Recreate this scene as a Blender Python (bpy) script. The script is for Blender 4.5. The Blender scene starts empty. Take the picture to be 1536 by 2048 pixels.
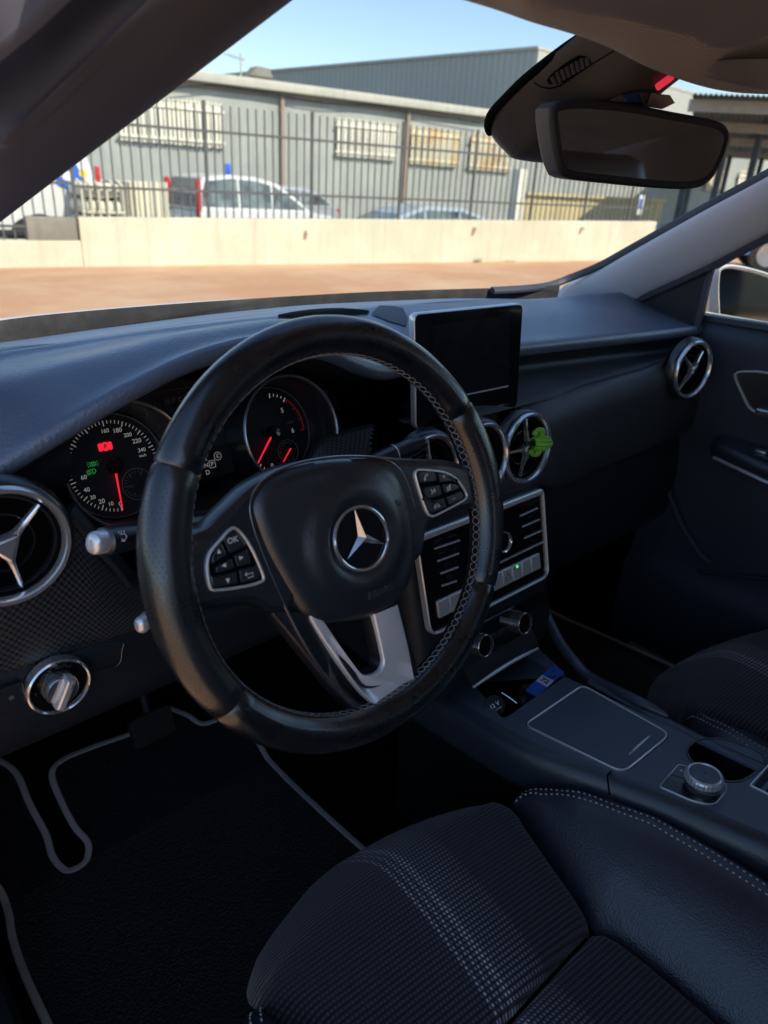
import bpy, math, random
import numpy as np
from mathutils import Vector, Matrix
random.seed(7)
R = math.radians
scene = bpy.context.scene
COL = scene.collection

# ------------------------------------------------------------------ camera
CAM = Vector((-.357, -.408, 1.18))
YAW, PITCH, ROLL, FPX = R(43.7), R(25.2), R(3.45), 1412.0
_f = Vector((math.sin(YAW)*math.cos(PITCH), math.cos(YAW)*math.cos(PITCH), -math.sin(PITCH)))
_r0 = Vector((math.cos(YAW), -math.sin(YAW), 0))
_u0 = _r0.cross(_f)
_r = _r0*math.cos(ROLL) + _u0*math.sin(ROLL)
_u = -_r0*math.sin(ROLL) + _u0*math.cos(ROLL)

def ray(px, py):
    return _f + _r*((px-768)/FPX) - _u*((py-1024)/FPX)

def at(px, py, ax, v):
    """survey of the photograph: where the sight line through a photo point meets the plane ax = v"""
    d = ray(px, py); i = 'xyz'.index(ax)
    return CAM + d*((v-CAM[i])/d[i])

def on(px, py, p, n):
    d = ray(px, py); p = Vector(p); n = Vector(n)
    return CAM + d*((p-CAM).dot(n)/d.dot(n))

def dist(px, py, t):
    d = ray(px, py); return CAM + d.normalized()*t

cd = bpy.data.cameras.new('camera'); cam = bpy.data.objects.new('camera', cd); COL.objects.link(cam)
cam.matrix_world = Matrix(((_r.x, _u.x, -_f.x, CAM.x), (_r.y, _u.y, -_f.y, CAM.y), (_r.z, _u.z, -_f.z, CAM.z), (0, 0, 0, 1)))
cd.sensor_fit = 'VERTICAL'; cd.sensor_height = 32; cd.sensor_width = 24; cd.lens = FPX/2048*32
cd.clip_start = .02; cd.clip_end = 3000
cd.dof.use_dof = True; cd.dof.focus_distance = .80; cd.dof.aperture_fstop = 5.8
scene.camera = cam
scene.view_settings.view_transform = 'Standard'; scene.view_settings.look = 'None'
scene.view_settings.exposure = 0; scene.view_settings.gamma = 1
try:
    scene.cycles.use_denoising = True; scene.cycles.max_bounces = 6; scene.cycles.diffuse_bounces = 3; scene.cycles.glossy_bounces = 3; scene.cycles.transparent_max_bounces = 10; scene.cycles.use_adaptive_sampling = True; scene.cycles.adaptive_threshold = .02
    scene.cycles.sample_clamp_indirect = 6
except Exception: pass

# ------------------------------------------------------------------ light
SUN_AZ, SUN_EL = R(176), R(44)      # azimuth clockwise from +Y (the way the car points)
w = bpy.data.worlds.new('World'); scene.world = w; w.use_nodes = True
nt = w.node_tree; nt.nodes.clear()
sky = nt.nodes.new('ShaderNodeTexSky'); sky.sky_type = 'NISHITA'; sky.sun_disc = False
sky.sun_elevation = SUN_EL; sky.sun_rotation = SUN_AZ; sky.air_density = 1.0; sky.dust_density = .35; sky.ozone_density = 2.2
bg = nt.nodes.new('ShaderNodeBackground'); bg.inputs[1].default_value = .19
wo = nt.nodes.new('ShaderNodeOutputWorld')
nt.links.new(sky.outputs[0], bg.inputs[0]); nt.links.new(bg.outputs[0], wo.inputs[0])
sd = bpy.data.lights.new('sun', 'SUN'); sd.energy = 4.7; sd.angle = R(.5); sd.color = (1, .925, .78)
so = bpy.data.objects.new('sun', sd); COL.objects.link(so)
_sdir = Vector((math.sin(SUN_AZ)*math.cos(SUN_EL), math.cos(SUN_AZ)*math.cos(SUN_EL), math.sin(SUN_EL)))
so.rotation_euler = _sdir.to_track_quat('Z', 'Y').to_euler(); so.location = _sdir*30

# ------------------------------------------------------------------ materials
class NT:
    """small wrapper over a material's node tree"""
    def __init__(s, name):
        s.m = bpy.data.materials.new(name); s.m.use_nodes = True
        s.t = s.m.node_tree; s.b = s.t.nodes['Principled BSDF']; s.out = s.t.nodes['Material Output']
    def n(s, typ, **kw):
        x = s.t.nodes.new('ShaderNode'+typ)
        for k, v in kw.items(): setattr(x, k, v)
        return x
    def l(s, a, b): s.t.links.new(a, b)
    def put(s, sock, v):
        if isinstance(v, bpy.types.NodeSocket): s.l(v, sock)
        elif isinstance(v, tuple) and len(v) == 3 and sock.type == 'RGBA': sock.default_value = (*v, 1)
        else: sock.default_value = v
    def math(s, op, a, b=None, c=None):
        x = s.n('Math', operation=op)
        s.put(x.inputs[0], a)
        if b is not None: s.put(x.inputs[1], b)
        if c is not None: s.put(x.inputs[2], c)
        return x.outputs[0]
    def co(s, kind='Object', scale=None, rot=None):
        c = s.n('TexCoord').outputs[kind]
        if scale or rot:
            mp = s.n('Mapping'); s.l(c, mp.inputs[0])
            if scale: mp.inputs['Scale'].default_value = scale if isinstance(scale, tuple) else (scale,)*3
            if rot: mp.inputs['Rotation'].default_value = rot
            c = mp.outputs[0]
        return c
    def xyz(s, c):
        x = s.n('SeparateXYZ'); s.l(c, x.inputs[0]); return x.outputs
    def noise(s, c, scale, detail=3, rough=.55, dim='3D'):
        x = s.n('TexNoise'); s.l(c, x.inputs['Vector'])
        x.inputs['Scale'].default_value = scale; x.inputs['Detail'].default_value = detail; x.inputs['Roughness'].default_value = rough
        return x.outputs['Fac']
    def voro(s, c, scale, feature='F1', out='Distance'):
        x = s.n('TexVoronoi', feature=feature); s.l(c, x.inputs['Vector']); x.inputs['Scale'].default_value = scale
        return x.outputs[out]
    def ramp(s, f, stops, interp='LINEAR'):
        x = s.n('ValToRGB'); x.color_ramp.interpolation = interp
        e = x.color_ramp.elements
        while len(e) < len(stops): e.new(.5)
        for i, (p, c) in enumerate(stops):
            e[i].position = p; e[i].color = (*c, 1) if isinstance(c, tuple) else (c, c, c, 1)
        s.l(f, x.inputs[0]); return x.outputs[0]
    def mix(s, f, a, b):
        x = s.n('Mix', data_type='RGBA'); s.put(x.inputs[0], f); s.put(x.inputs[6], a); s.put(x.inputs[7], b); return x.outputs[2]
    def bump(s, h, strength=.3, d=.001, normal=None):
        x = s.n('Bump'); x.inputs['Strength'].default_value = strength; x.inputs['Distance'].default_value = d
        s.l(h, x.inputs['Height'])
        if normal: s.l(normal, x.inputs['Normal'])
        s.l(x.outputs[0], s.b.inputs['Normal']); return x.outputs[0]
    def set(s, **kw):
        names = dict(color='Base Color', rough='Roughness', metal='Metallic', spec='Specular IOR Level', emit='Emission Color',
                     es='Emission Strength', coat='Coat Weight', coatr='Coat Roughness', alpha='Alpha', sheen='Sheen Weight', sheenr='Sheen Roughness', trans='Transmission Weight')
        for k, v in kw.items(): s.put(s.b.inputs[names[k]], v)
        return s

def simple(name, color, rough=.5, metal=0., spec=.5, grain=None, vary=.12, vscale=6., coat=0, es=0, emit=None, rv=.08):
    """plain paint/plastic/metal with slight mottling in colour and roughness and an optional fine grain"""
    t = NT(name); c = t.co()
    n = t.noise(c, vscale, 5, .6)
    lo = tuple(x*(1-vary) for x in color); hi = tuple(min(1, x*(1+vary)) for x in color)
    t.set(color=t.ramp(n, [(.3, lo), (.7, hi)]), metal=metal, spec=spec, coat=coat)
    n2 = t.noise(c, vscale*5, 4, .6)
    t.set(rough=t.math('ADD', t.math('MULTIPLY', t.math('SUBTRACT', n2, .5), rv*2), rough))
    if grain:
        t.bump(t.noise(c, grain[0], 2, .5), grain[1], grain[2] if len(grain) > 2 else .0006)
    if es: t.set(emit=emit or color, es=es)
    return t.m

# ------------------------------------------------------------------ mesh builder
I4 = Matrix.Identity(4)
def T(x, y=None, z=None): return Matrix.Translation(Vector(x) if y is None else Vector((x, y, z)))
def RX(a): return Matrix.Rotation(a, 4, 'X')
def RY(a): return Matrix.Rotation(a, 4, 'Y')
def RZ(a): return Matrix.Rotation(a, 4, 'Z')
def S(x, y, z): return Matrix.Diagonal((x, y, z, 1))
def frame(o, x, y, z):
    x, y, z = Vector(x), Vector(y), Vector(z)
    return Matrix(((x.x, y.x, z.x, o[0]), (x.y, y.y, z.y, o[1]), (x.z, y.z, z.z, o[2]), (0, 0, 0, 1)))
def facing(o, n, up=(0, 0, 1)):
    """frame whose z is n, y is as near up as can be"""
    z = Vector(n).normalized(); x = Vector(up).cross(z).normalized(); return frame(o, x, z.cross(x), z)

def cr(p0, p1, p2, p3, t):
    return .5*((2*p1) + (p2-p0)*t + (2*p0-5*p1+4*p2-p3)*t*t + (3*p1-p0-3*p2+p3)*t**3)
def spline(pts, n, closed=False):
    """Catmull-Rom through pts, resampled evenly to n points"""
    P_ = [np.array(p, float) for p in pts]; m = len(P_)
    if m == 1: return [P_[0]]*n
    dense = []; seg = m if closed else m-1
    for i in range(seg):
        if closed: q = [P_[(i-1) % m], P_[i], P_[(i+1) % m], P_[(i+2) % m]]
        else: q = [P_[i-1] if i > 0 else 2*P_[0]-P_[1], P_[i], P_[i+1], P_[i+2] if i+2 < m else 2*P_[-1]-P_[-2]]
        for k in range(16): dense.append(cr(*q, k/16))
    dense.append(P_[0] if closed else P_[-1])
    D = np.array(dense); s = np.concatenate([[0], np.cumsum(np.linalg.norm(np.diff(D, axis=0), axis=1))])
    u = np.linspace(0, s[-1], n+1)[:-1] if closed else np.linspace(0, s[-1], n)
    return [np.array([np.interp(x, s, D[:, k]) for k in range(D.shape[1])]) for x in u]
def poly(pts, n):
    D = np.array([list(p) for p in pts], float); s = np.concatenate([[0], np.cumsum(np.linalg.norm(np.diff(D, axis=0), axis=1))])
    return [np.array([np.interp(x, s, D[:, k]) for k in range(D.shape[1])]) for x in np.linspace(0, s[-1], n)]

def rrect(w, h, r, n=5):
    """rounded rectangle outline, counter-clockwise"""
    o = []; r = min(r, w/2-1e-5, h/2-1e-5)
    for cx, cy, a in ((w/2-r, h/2-r, 0), (-w/2+r, h/2-r, 90), (-w/2+r, -h/2+r, 180), (w/2-r, -h/2+r, 270)):
        for k in range(n+1):
            t = R(a+90*k/n); o.append((cx+r*math.cos(t), cy+r*math.sin(t)))
    return o
def circ(r, n=32, a0=0): return [(r*math.cos(a0+2*math.pi*k/n), r*math.sin(a0+2*math.pi*k/n)) for k in range(n)]
def rounded(pts, r, n=5):
    """round the corners of a polygon; r may be a list"""
    o = []; m = len(pts)
    for i in range(m):
        p = Vector(pts[i][:2]); a = Vector(pts[i-1][:2])-p; b = Vector(pts[(i+1) % m][:2])-p
        ri = r[i] if isinstance(r, (list, tuple)) else r
        d = min(ri, a.length*.48, b.length*.48)
        a.normalize(); b.normalize(); A = p+a*d; B = p+b*d
        for k in range(n+1):
            t = k/n; o.append(tuple((1-t)**2*A+2*t*(1-t)*p+t*t*B))
    return o
def inset(o, d):
    """offset a closed ccw outline inwards by d"""
    m = len(o); res = []
    for i in range(m):
        p = Vector(o[i]); a = (p-Vector(o[i-1])); b = (Vector(o[(i+1) % m])-p)
        if a.length < 1e-9: a = b
        if b.length < 1e-9: b = a
        a = a.normalized(); b = b.normalized(); t = a+b
        if t.length < 1e-6: t = a
        t.normalize(); nrm = Vector((-t.y, t.x)); c = max(.5, nrm.dot(Vector((-a.y, a.x))))
        res.append(tuple(p+nrm*(d/c)))
    return res
def area(o): return sum(o[i-1][0]*o[i][1]-o[i][0]*o[i-1][1] for i in range(len(o)))/2

class G:
    def __init__(s, M=I4): s.v = []; s.f = []; s.uv = []; s.mi = []; s.M = M; s.k = 0
    def add(s, vs, fs, uvs=None, M=None):
        M = s.M @ M if M is not None else s.M
        o = len(s.v)
        s.v += [tuple(M @ Vector(v)) for v in vs]
        fl = M.determinant() < 0
        for i, f in enumerate(fs):
            u = uvs[i] if uvs else [(0, 0)]*len(f)
            if fl: f = f[::-1]; u = u[::-1]
            s.f.append([o+k for k in f]); s.uv.append(u); s.mi.append(s.k)
        return s
    def grid(s, rows, cu=False, cv=False, M=None, flip=False, uvlen=None):
        nv, nu = len(rows), len(rows[0]); vs = [tuple(p) for r_ in rows for p in r_]
        A = np.array(vs).reshape(nv, nu, 3)
        du = np.linalg.norm(np.diff(A, axis=1), axis=2).mean(0) if nu > 1 else np.zeros(0)
        dv = np.linalg.norm(np.diff(A, axis=0), axis=2).mean(1) if nv > 1 else np.zeros(0)
        U = np.concatenate([[0], np.cumsum(du)]); V = np.concatenate([[0], np.cumsum(dv)])
        U = np.append(U, U[-1]+(du.mean() if len(du) else 0)); V = np.append(V, V[-1]+(dv.mean() if len(dv) else 0))
        fs = []; uv = []
        for j in range(nv if cv else nv-1):
            for i in range(nu if cu else nu-1):
                a, b = j*nu+i, j*nu+(i+1) % nu; c, d = ((j+1) % nv)*nu+(i+1) % nu, ((j+1) % nv)*nu+i
                q = [a, b, c, d]; w_ = [(U[i], V[j]), (U[i+1], V[j]), (U[i+1], V[j+1]), (U[i], V[j+1])]
                if flip: q = q[::-1]; w_ = w_[::-1]
                fs.append(q); uv.append(w_)
        return s.add(vs, fs, uv, M)
    def loft(s, rows, nu, nv, smooth_v=True, M=None, flip=False, lin_u=False):
        """rows of control points -> smooth sheet"""
        rr = [poly(r_, nu) if lin_u else spline(r_, nu) for r_ in rows]
        colz = []
        for i in range(nu):
            c = [r_[i] for r_ in rr]; colz.append(spline(c, nv) if smooth_v else poly(c, nv))
        return s.grid([[colz[i][j] for i in range(nu)] for j in range(nv)], M=M, flip=flip)
    def sections(s, secs, closed=True, caps=True, M=None):
        """skin a list of closed outlines (3D) of equal length"""
        s.grid(secs, cu=closed, M=M)
        if caps:
            n = len(secs[0])
            s.add([tuple(p) for p in secs[0]], [list(range(n))[::-1]], None, M); s.add([tuple(p) for p in secs[-1]], [list(range(n))], None, M)
        return s
    def prism(s, out, z0, z1, b=0., M=None, bb=None, nb=2):
        """extruded outline; b rounds the top edge, bb the bottom edge"""
        if area(out) < 0: out = out[::-1]
        bb = 0. if bb is None else bb
        secs = []
        if bb:
            for k in range(nb+1):
                a = math.pi/2*k/nb; o = inset(out, bb*(1-math.sin(a))); secs.append([(x, y, z0+bb*(1-math.cos(a))) for x, y in o])
        else: secs.append([(x, y, z0) for x, y in out])
        if b:
            for k in range(nb+1):
                a = math.pi/2*k/nb; o = inset(out, b*(1-math.cos(a))); secs.append([(x, y, z1-b+b*math.sin(a)) for x, y in o])
        else: secs.append([(x, y, z1) for x, y in out])
        n = len(out); s.grid(secs, cu=True, M=M)
        s.add(secs[0], [list(range(n))[::-1]], [[(p[0], p[1]) for p in secs[0]][::-1]], M)
        s.add(secs[-1], [list(range(n))], [[(p[0], p[1]) for p in secs[-1]]], M)
        return s
    def box(s, c, d, M=None, b=0.):
        x, y, z = d[0]/2, d[1]/2, d[2]/2
        Q = T(*c) if M is None else M @ T(*c)
        if b: return s.prism(rrect(2*x, 2*y, b, 3), -z, z, b, Q, b)
        return s.prism([(-x, -y), (x, -y), (x, y), (-x, y)], -z, z, 0, Q)
    def ringframe(s, outer, inner, z0, z1, M=None, b=0.):
        """flat frame between two outlines of equal length"""
        n = len(outer)
        secs = [[(x, y, z0) for x, y in outer], [(x, y, z1-b) for x, y in outer]]
        if b:
            secs.append([(x, y, z1) for x, y in inset(outer, b)]); secs.append([(x, y, z1) for x, y in inset(inner, -b)])
        else: secs.append([(x, y, z1) for x, y in outer]); secs.append([(x, y, z1) for x, y in inner])
        secs += [[(x, y, z1-b) for x, y in inner], [(x, y, z0) for x, y in inner]]
        return s.grid(secs, cu=True, cv=True, M=M)
    def lathe(s, prof, n=40, M=None, a0=0, a1=2*math.pi):
        full = abs(a1-a0-2*math.pi) < 1e-6; m = n if full else n+1
        rows = [[(r_*math.cos(a0+(a1-a0)*k/n), r_*math.sin(a0+(a1-a0)*k/n), z) for k in range(m)] for r_, z in prof]
        return s.grid(rows, cu=full, M=M)
    def tube(s, pts, r, n=8, closed=False, caps=True, M=None, sx=1., sy=1., up=None):
        """swept round or elliptical section; r may be a list"""
        P_ = [Vector(p) for p in pts]; m = len(P_); rows = []; nrm = None
        for i in range(m):
            if closed: t = P_[(i+1) % m]-P_[i-1]
            else: t = P_[min(i+1, m-1)]-P_[max(i-1, 0)]
            t.normalize()
            if up is not None: nn = Vector(up)-t*t.dot(Vector(up))
            elif nrm is None: nn = t.orthogonal()
            else: nn = nrm-t*t.dot(nrm)
            if nn.length < 1e-6: nn = t.orthogonal()
            nrm = nn.normalized(); bi = t.cross(nrm); q = r[i] if isinstance(r, (list, tuple)) else r
            rows.append([tuple(P_[i]+nrm*(q*sx*math.cos(2*math.pi*k/n))+bi*(q*sy*math.sin(2*math.pi*k/n))) for k in range(n)])
        s.grid(rows, cu=True, cv=closed, M=M)
        if caps and not closed: s.add(rows[0], [list(range(n))[::-1]], None, M); s.add(rows[-1], [list(range(n))], None, M)
        return s
    def bar(s, a, b, w_, h, up=(0, 0, 1), M=None):
        """rectangular bar from a to b"""
        a, b = Vector(a), Vector(b); t = (b-a); L = t.length; t.normalize()
        x = Vector(up).cross(t)
        x = x.normalized() if x.length > 1e-6 else t.orthogonal().normalized(); y = t.cross(x)
        Q = frame(a, x, y, t); Q = Q if M is None else M @ Q
        return s.prism([(-w_/2, -h/2), (w_/2, -h/2), (w_/2, h/2), (-w_/2, h/2)], 0, L, 0, Q)
    def ball(s, c, r, n=16, m=10, sc=(1, 1, 1), M=None):
        Q = T(*c) @ S(*sc); Q = Q if M is None else M @ Q
        return s.lathe([(max(1e-5, r*math.sin(math.pi*k/m)), -r*math.cos(math.pi*k/m)) for k in range(m+1)], n, Q)
    def text(s, txt, size, M, align='CENTER', ext=.0, shear=0, bold=0):
        cu = bpy.data.curves.new('lettering', 'FONT'); cu.body = txt; cu.size = size; cu.align_x = align; cu.align_y = 'CENTER'
        cu.shear = shear; cu.offset = bold; cu.resolution_u = 3; cu.extrude = ext
        o = bpy.data.objects.new('lettering', cu); COL.objects.link(o)
        dg = bpy.context.evaluated_depsgraph_get(); me = bpy.data.meshes.new_from_object(o.evaluated_get(dg))
        s.add([tuple(v.co) for v in me.vertices], [list(p.vertices) for p in me.polygons], None, M)
        bpy.data.objects.remove(o); bpy.data.meshes.remove(me); bpy.data.curves.remove(cu)
        return s
    def build(s, name, mats, parent=None, sharp=38):
        me = bpy.data.meshes.new(name)
        root = parent
        inv = I4
        if parent is not None: inv = WM[parent.name].inverted()
        me.from_pydata([tuple(inv @ Vector(v)) for v in s.v], [], s.f)
        uvl = me.uv_layers.new(name='UVMap'); flat = [c for u in s.uv for q in u for c in q]
        uvl.data.foreach_set('uv', flat)
        mats = mats if isinstance(mats, (list, tuple)) else [mats]
        for m in mats: me.materials.append(m)
        me.polygons.foreach_set('material_index', s.mi)
        me.polygons.foreach_set('use_smooth', [True]*len(me.polygons))
        me.validate(); me.update()
        me.set_sharp_from_angle(angle=R(sharp))
        o = bpy.data.objects.new(name, me); COL.objects.link(o)
        if parent is not None: o.parent = parent; WM[o.name] = WM[parent.name].copy()
        else: WM[o.name] = I4.copy()
        return o

from mathutils.bvhtree import BVHTree
def hitter(g):
    t = BVHTree.FromPolygons(g.v, g.f)
    def hit(px, py, off=0.):
        d = ray(px, py).normalized(); q, n, i, l_ = t.ray_cast(CAM, d)
        if q is None: return None
        if n.dot(d) > 0: n = -n
        return q+n*off
    return hit
WM = {}   # world matrix of every object built, by name
def thing(name, label, cat, M=I4, group=None):
    """an Empty at the base of a thing; its parts hang under it"""
    o = bpy.data.objects.new(name, None); COL.objects.link(o); o.empty_display_size = .1
    if not isinstance(M, Matrix): M = T(*M)
    o.matrix_world = M; WM[o.name] = M.copy()
    return tag(o, label, cat, group)
def tag(o, label, cat, group=None):
    o['label'] = label; o['category'] = cat
    if group: o['group'] = group
    return o
def structure(o): o['kind'] = 'structure'; return o
def copy_tree(o, M=None, parent=None):
    """a copy of a thing or part with copies of all that hangs under it"""
    c = o.copy(); COL.objects.link(c)
    if parent is not None: c.parent = parent
    if M is not None: c.matrix_world = M; WM[c.name] = M.copy()
    for ch in list(o.children): copy_tree(ch, None, c)
    return c
# ================================================================== OUTSIDE
def wall_paint(name, c, c2, scale=1.2, rough=.85, bump=.15, streak=True):
    t = NT(name); co = t.co()
    n = t.noise(co, scale, 8, .7); col = t.ramp(n, [(.30, tuple(x*.9 for x in c2)), (.46, c2), (.62, c)])
    if streak:
        mp = t.co('Object', (3.5, 3.5, .25)); st = t.noise(mp, 2.2, 4, .6)
        col = t.mix(t.ramp(st, [(.5, 0.), (.75, .45)]), col, tuple(x*.62 for x in c2))
    t.set(color=col, rough=rough, spec=.25); t.bump(t.noise(co, scale*16, 4, .6), bump, .01); return t.m
def paving():
    t = NT('red_paving'); co = t.co()
    br = t.n('TexBrick'); mp = t.co('Object', (1, 1, 1), (0, 0, R(10))); t.l(mp, br.inputs['Vector'])
    br.inputs['Scale'].default_value = 8; br.inputs['Mortar Size'].default_value = .01; br.inputs['Bias'].default_value = 0
    for k, c in (('Color1', (.57, .315, .17)), ('Color2', (.61, .34, .185)), ('Mortar', (.47, .27, .16))): br.inputs[k].default_value = (*c, 1)
    n = t.noise(co, .55, 8, .7)
    col = t.mix(t.ramp(n, [(.42, 0.), (.66, .8)]), br.outputs['Color'], (.70, .48, .31))
    n2 = t.noise(t.co('Object', (.25, 1.6, 1)), 1.1, 5, .6)
    col = t.mix(t.ramp(n2, [(.5, 0.), (.7, .4)]), col, (.44, .235, .13))
    t.set(color=col, rough=.8, spec=.3); t.bump(br.outputs['Fac'], .25, .004); return t.m
M_pave = paving()
M_lot = wall_paint('worn_asphalt', (.16, .155, .145), (.11, .108, .10), .4, .9, .3, False)
M_concrete = wall_paint('pale_concrete', (.76, .71, .535), (.67, .62, .46), .9, .85, .2)
M_concrete_dark = wall_paint('shaded_dark_concrete', (.33, .30, .24), (.26, .24, .2), 2.2, .9, .3)
M_ware = wall_paint('grey_green_render', (.47, .485, .43), (.41, .425, .38), .45, .85, .1)
M_fascia = wall_paint('pale_fascia', (.60, .58, .48), (.54, .52, .44), .8, .7, .1)
M_fence = simple('fence_grey_paint', (.10, .105, .10), .6, vary=.25)
M_slat = wall_paint('cream_steel', (.88, .85, .70), (.80, .76, .60), 1.5, .6, .05, False)
def rusty():
    t = NT('rusty_cream_steel'); c = t.co(); n = t.noise(c, 1.3, 5, .65)
    t.set(color=t.ramp(n, [(.46, (.80, .73, .52)), (.58, (.76, .55, .28)), (.72, (.66, .36, .13))]), rough=.75); return t.m
M_rust = rusty()
M_glassdark = simple('dark_window_glass', (.16, .17, .155), .12, vary=.2, spec=.6)
M_pipe = wall_paint('downpipe_paint', (.42, .33, .26), (.42, .30, .22), 1.4, .6, .05, False)
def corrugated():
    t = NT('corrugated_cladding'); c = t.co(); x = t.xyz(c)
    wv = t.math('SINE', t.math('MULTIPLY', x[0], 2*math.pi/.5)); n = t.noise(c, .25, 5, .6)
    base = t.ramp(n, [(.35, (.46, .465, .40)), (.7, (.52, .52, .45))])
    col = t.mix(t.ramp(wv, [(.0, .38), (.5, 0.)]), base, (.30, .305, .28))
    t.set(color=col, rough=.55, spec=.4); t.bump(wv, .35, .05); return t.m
M_corr = corrugated()
M_yellow = wall_paint('ochre_sheet', (.74, .62, .34), (.66, .54, .29), 1.1, .8, .1)
M_carwhite = simple('white_car_paint', (.78, .78, .73), .25, coat=.5, vary=.03)
M_carsilver = simple('silver_car_paint', (.50, .50, .50), .3, .3, coat=.5, vary=.04)
M_cardark = simple('dark_car_paint', (.035, .045, .055), .25, coat=.6, vary=.1)
M_carblue = simple('blue_car_paint', (.05, .17, .45), .25, coat=.6, vary=.05)
M_carpale = simple('pale_blue_car_paint', (.46, .53, .55), .3, .2, coat=.5, vary=.04)
M_tyre = simple('tyre_rubber', (.025, .025, .025), .8)
M_alloy = simple('alloy', (.5, .5, .5), .35, .8)
M_redlamp = simple('red_lamp_lens', (.62, .015, .03), .15, coat=.5)
M_carglass = simple('reflection_toned_glass', (.15, .18, .165), .08, spec=.8, vary=.9, vscale=2.2)  # strong mottling in the colour stands for reflections and see-through in the panes
M_orange = simple('orange_paint', (.8, .22, .03), .5)
M_bluepaint = simple('blue_sign_paint', (.03, .13, .55), .5)
M_yelpaint = simple('yellow_sign_paint', (.85, .55, .03), .5)
M_black = simple('matt_black_trim', (.02, .02, .02), .6)

WO = Vector((2.46, 8.955, 0)); WA = Vector((math.sin(R(99.3)), math.cos(R(99.3)), 0)); WB = Vector((-WA.y, WA.x, 0))
WFm = frame(WO, WA, WB, (0, 0, 1))
def wf(px, py, d):
    """photo point -> (along the wall, height) in the vertical plane d metres behind the face of the low wall"""
    p = on(px, py, WO+WB*d, WB)-WO; return p.dot(WA), p.z
def wp(s, d, z): return WFm @ Vector((s, d, z))

# ground
def gz(s): return float(np.interp(s, [3.5, 12.5], [-.60, -1.05]))      # the car park beyond the wall falls to the right
g = G(WFm); g.grid([[(s, d, gz(s)) for s in (-1600, -60, 3.5, 6.5, 9.5, 12.5, 60, 1600)] for d in (-1600, -80, 0, 30, 1600)])
structure(g.build('ground', M_lot))
g = G(WFm); g.prism([(-60, -80), (60, -80), (60, .05), (-60, .05)], -1.3, 0)
structure(g.build('pavement', M_pave))

# low concrete wall
s_end = wf(1314, 445, 0)[0]; s_step = wf(157, 437, 0)[0]
lw = thing('concrete_wall', 'long low pale concrete wall standing across the yard beneath the railings', 'wall', WFm)
g = G(WFm)
def top_z(s): return .565+(s-s_step)*(.15/(s_end-s_step))
g.prism([(s_step, -1.2), (s_end, -1.2), (s_end, top_z(s_end)), (s_step, top_z(s_step))], -.2, 0, .012, RX(R(90)))
g.build('wall_panel', M_concrete, lw)
g = G(WFm); g.prism([(-9, -.62), (s_step-.004, -.62), (s_step-.004, .30), (-9, .285)], -.2, 0, .012, RX(R(90)))
g.build('wall_panel', M_concrete, lw)
g = G(WFm); g.box((s_step-.30, .12, .43), (.56, .16, .26), b=.012); g.build('end_block', M_concrete_dark, lw)  # dark grey concrete also carries the block's shade in its colour
for px, py in ((612, 463), (948, 457), (1163, 456)):
    s, z = wf(px, py, 0); g = G(WFm); g.lathe([(.001, .09), (.028, .09), (.034, .075), (.034, -.02)], 14, T(s, 0, z) @ RX(R(90)) @ RX(R(0)))
    g.build('drain_outlet', M_concrete, lw)

# railings on the wall
fe = thing('steel_fence', 'dark steel railings with upright bars standing on the low concrete wall', 'fence', WFm)
posts = [wf(p, 400, .1)[0] for p in (150, 416, 623, 799, 943, 1064, 1172, 1262)]
zt = lambda s: 1.60+.004*s
for s in posts:
    g = G(WFm); zb = .30 if s < s_step else .55; g.box((s, .1, (zb+zt(s)+.34)/2), (.036, .036, zt(s)+.34-zb)); g.build('post', M_fence, fe)
edges = [-7.5]+posts+[s_end-.1]
for i in range(len(edges)-1):
    a, b = edges[i], edges[i+1]; low = b <= posts[0]+.01
    g = G(WFm); n = max(2, round((b-a)/.118)); zb = .30 if low else .56
    for k in range(1, n):
        s = a+(b-a)*k/n; g.box((s, .1, (zb+zt(s)+.30)/2), (.016, .016, zt(s)+.30-zb))
    g.build('bar_panel', M_fence, fe)
    for z in ((.42, .62+.28, zt(a)) if low else (.90+.004*a, zt(a))):
        g = G(WFm); g.bar((a, .088, z), (b, .088, z+.004*(b-a)), .03, .03); g.build('rail', M_fence, fe)

# warehouse behind the car park
DW = 14.0
wt = thing('warehouse', 'long grey green warehouse with barred windows and a pale eaves board behind the railings', 'building', WFm)
sA, zA = wf(371, 138, DW); sB, zB = wf(978, 236, DW); zr = (zA+zB)/2
g = G(WFm); g.box((10, DW+6, (zr-1.5)/2), (60, 12, zr+1.3)); g.build('wall', M_ware, wt)
g = G(WFm); g.box((10, DW-.10, zr-.02), (60.4, .5, .26), b=.02); g.build('fascia', M_fascia, wt)
g = G(WFm); g.bar((-20, DW-.02, zr-.27), (40, DW-.02, zr-.27), .05, .10); g.build('gutter', M_concrete_dark, wt)
for px in (562, 812):
    s = wf(px, 260, DW)[0]; g = G(WFm)
    g.tube([(s, DW-.12, -1.2), (s, DW-.12, zr-.5), (s, DW-.10, zr-.2)], .07, 8); 
    for z in (.6, 1.9, 3.0): g.box((s, DW-.05, z), (.17, .1, .05))
    g.build('downpipe', M_pipe, wt)
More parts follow.
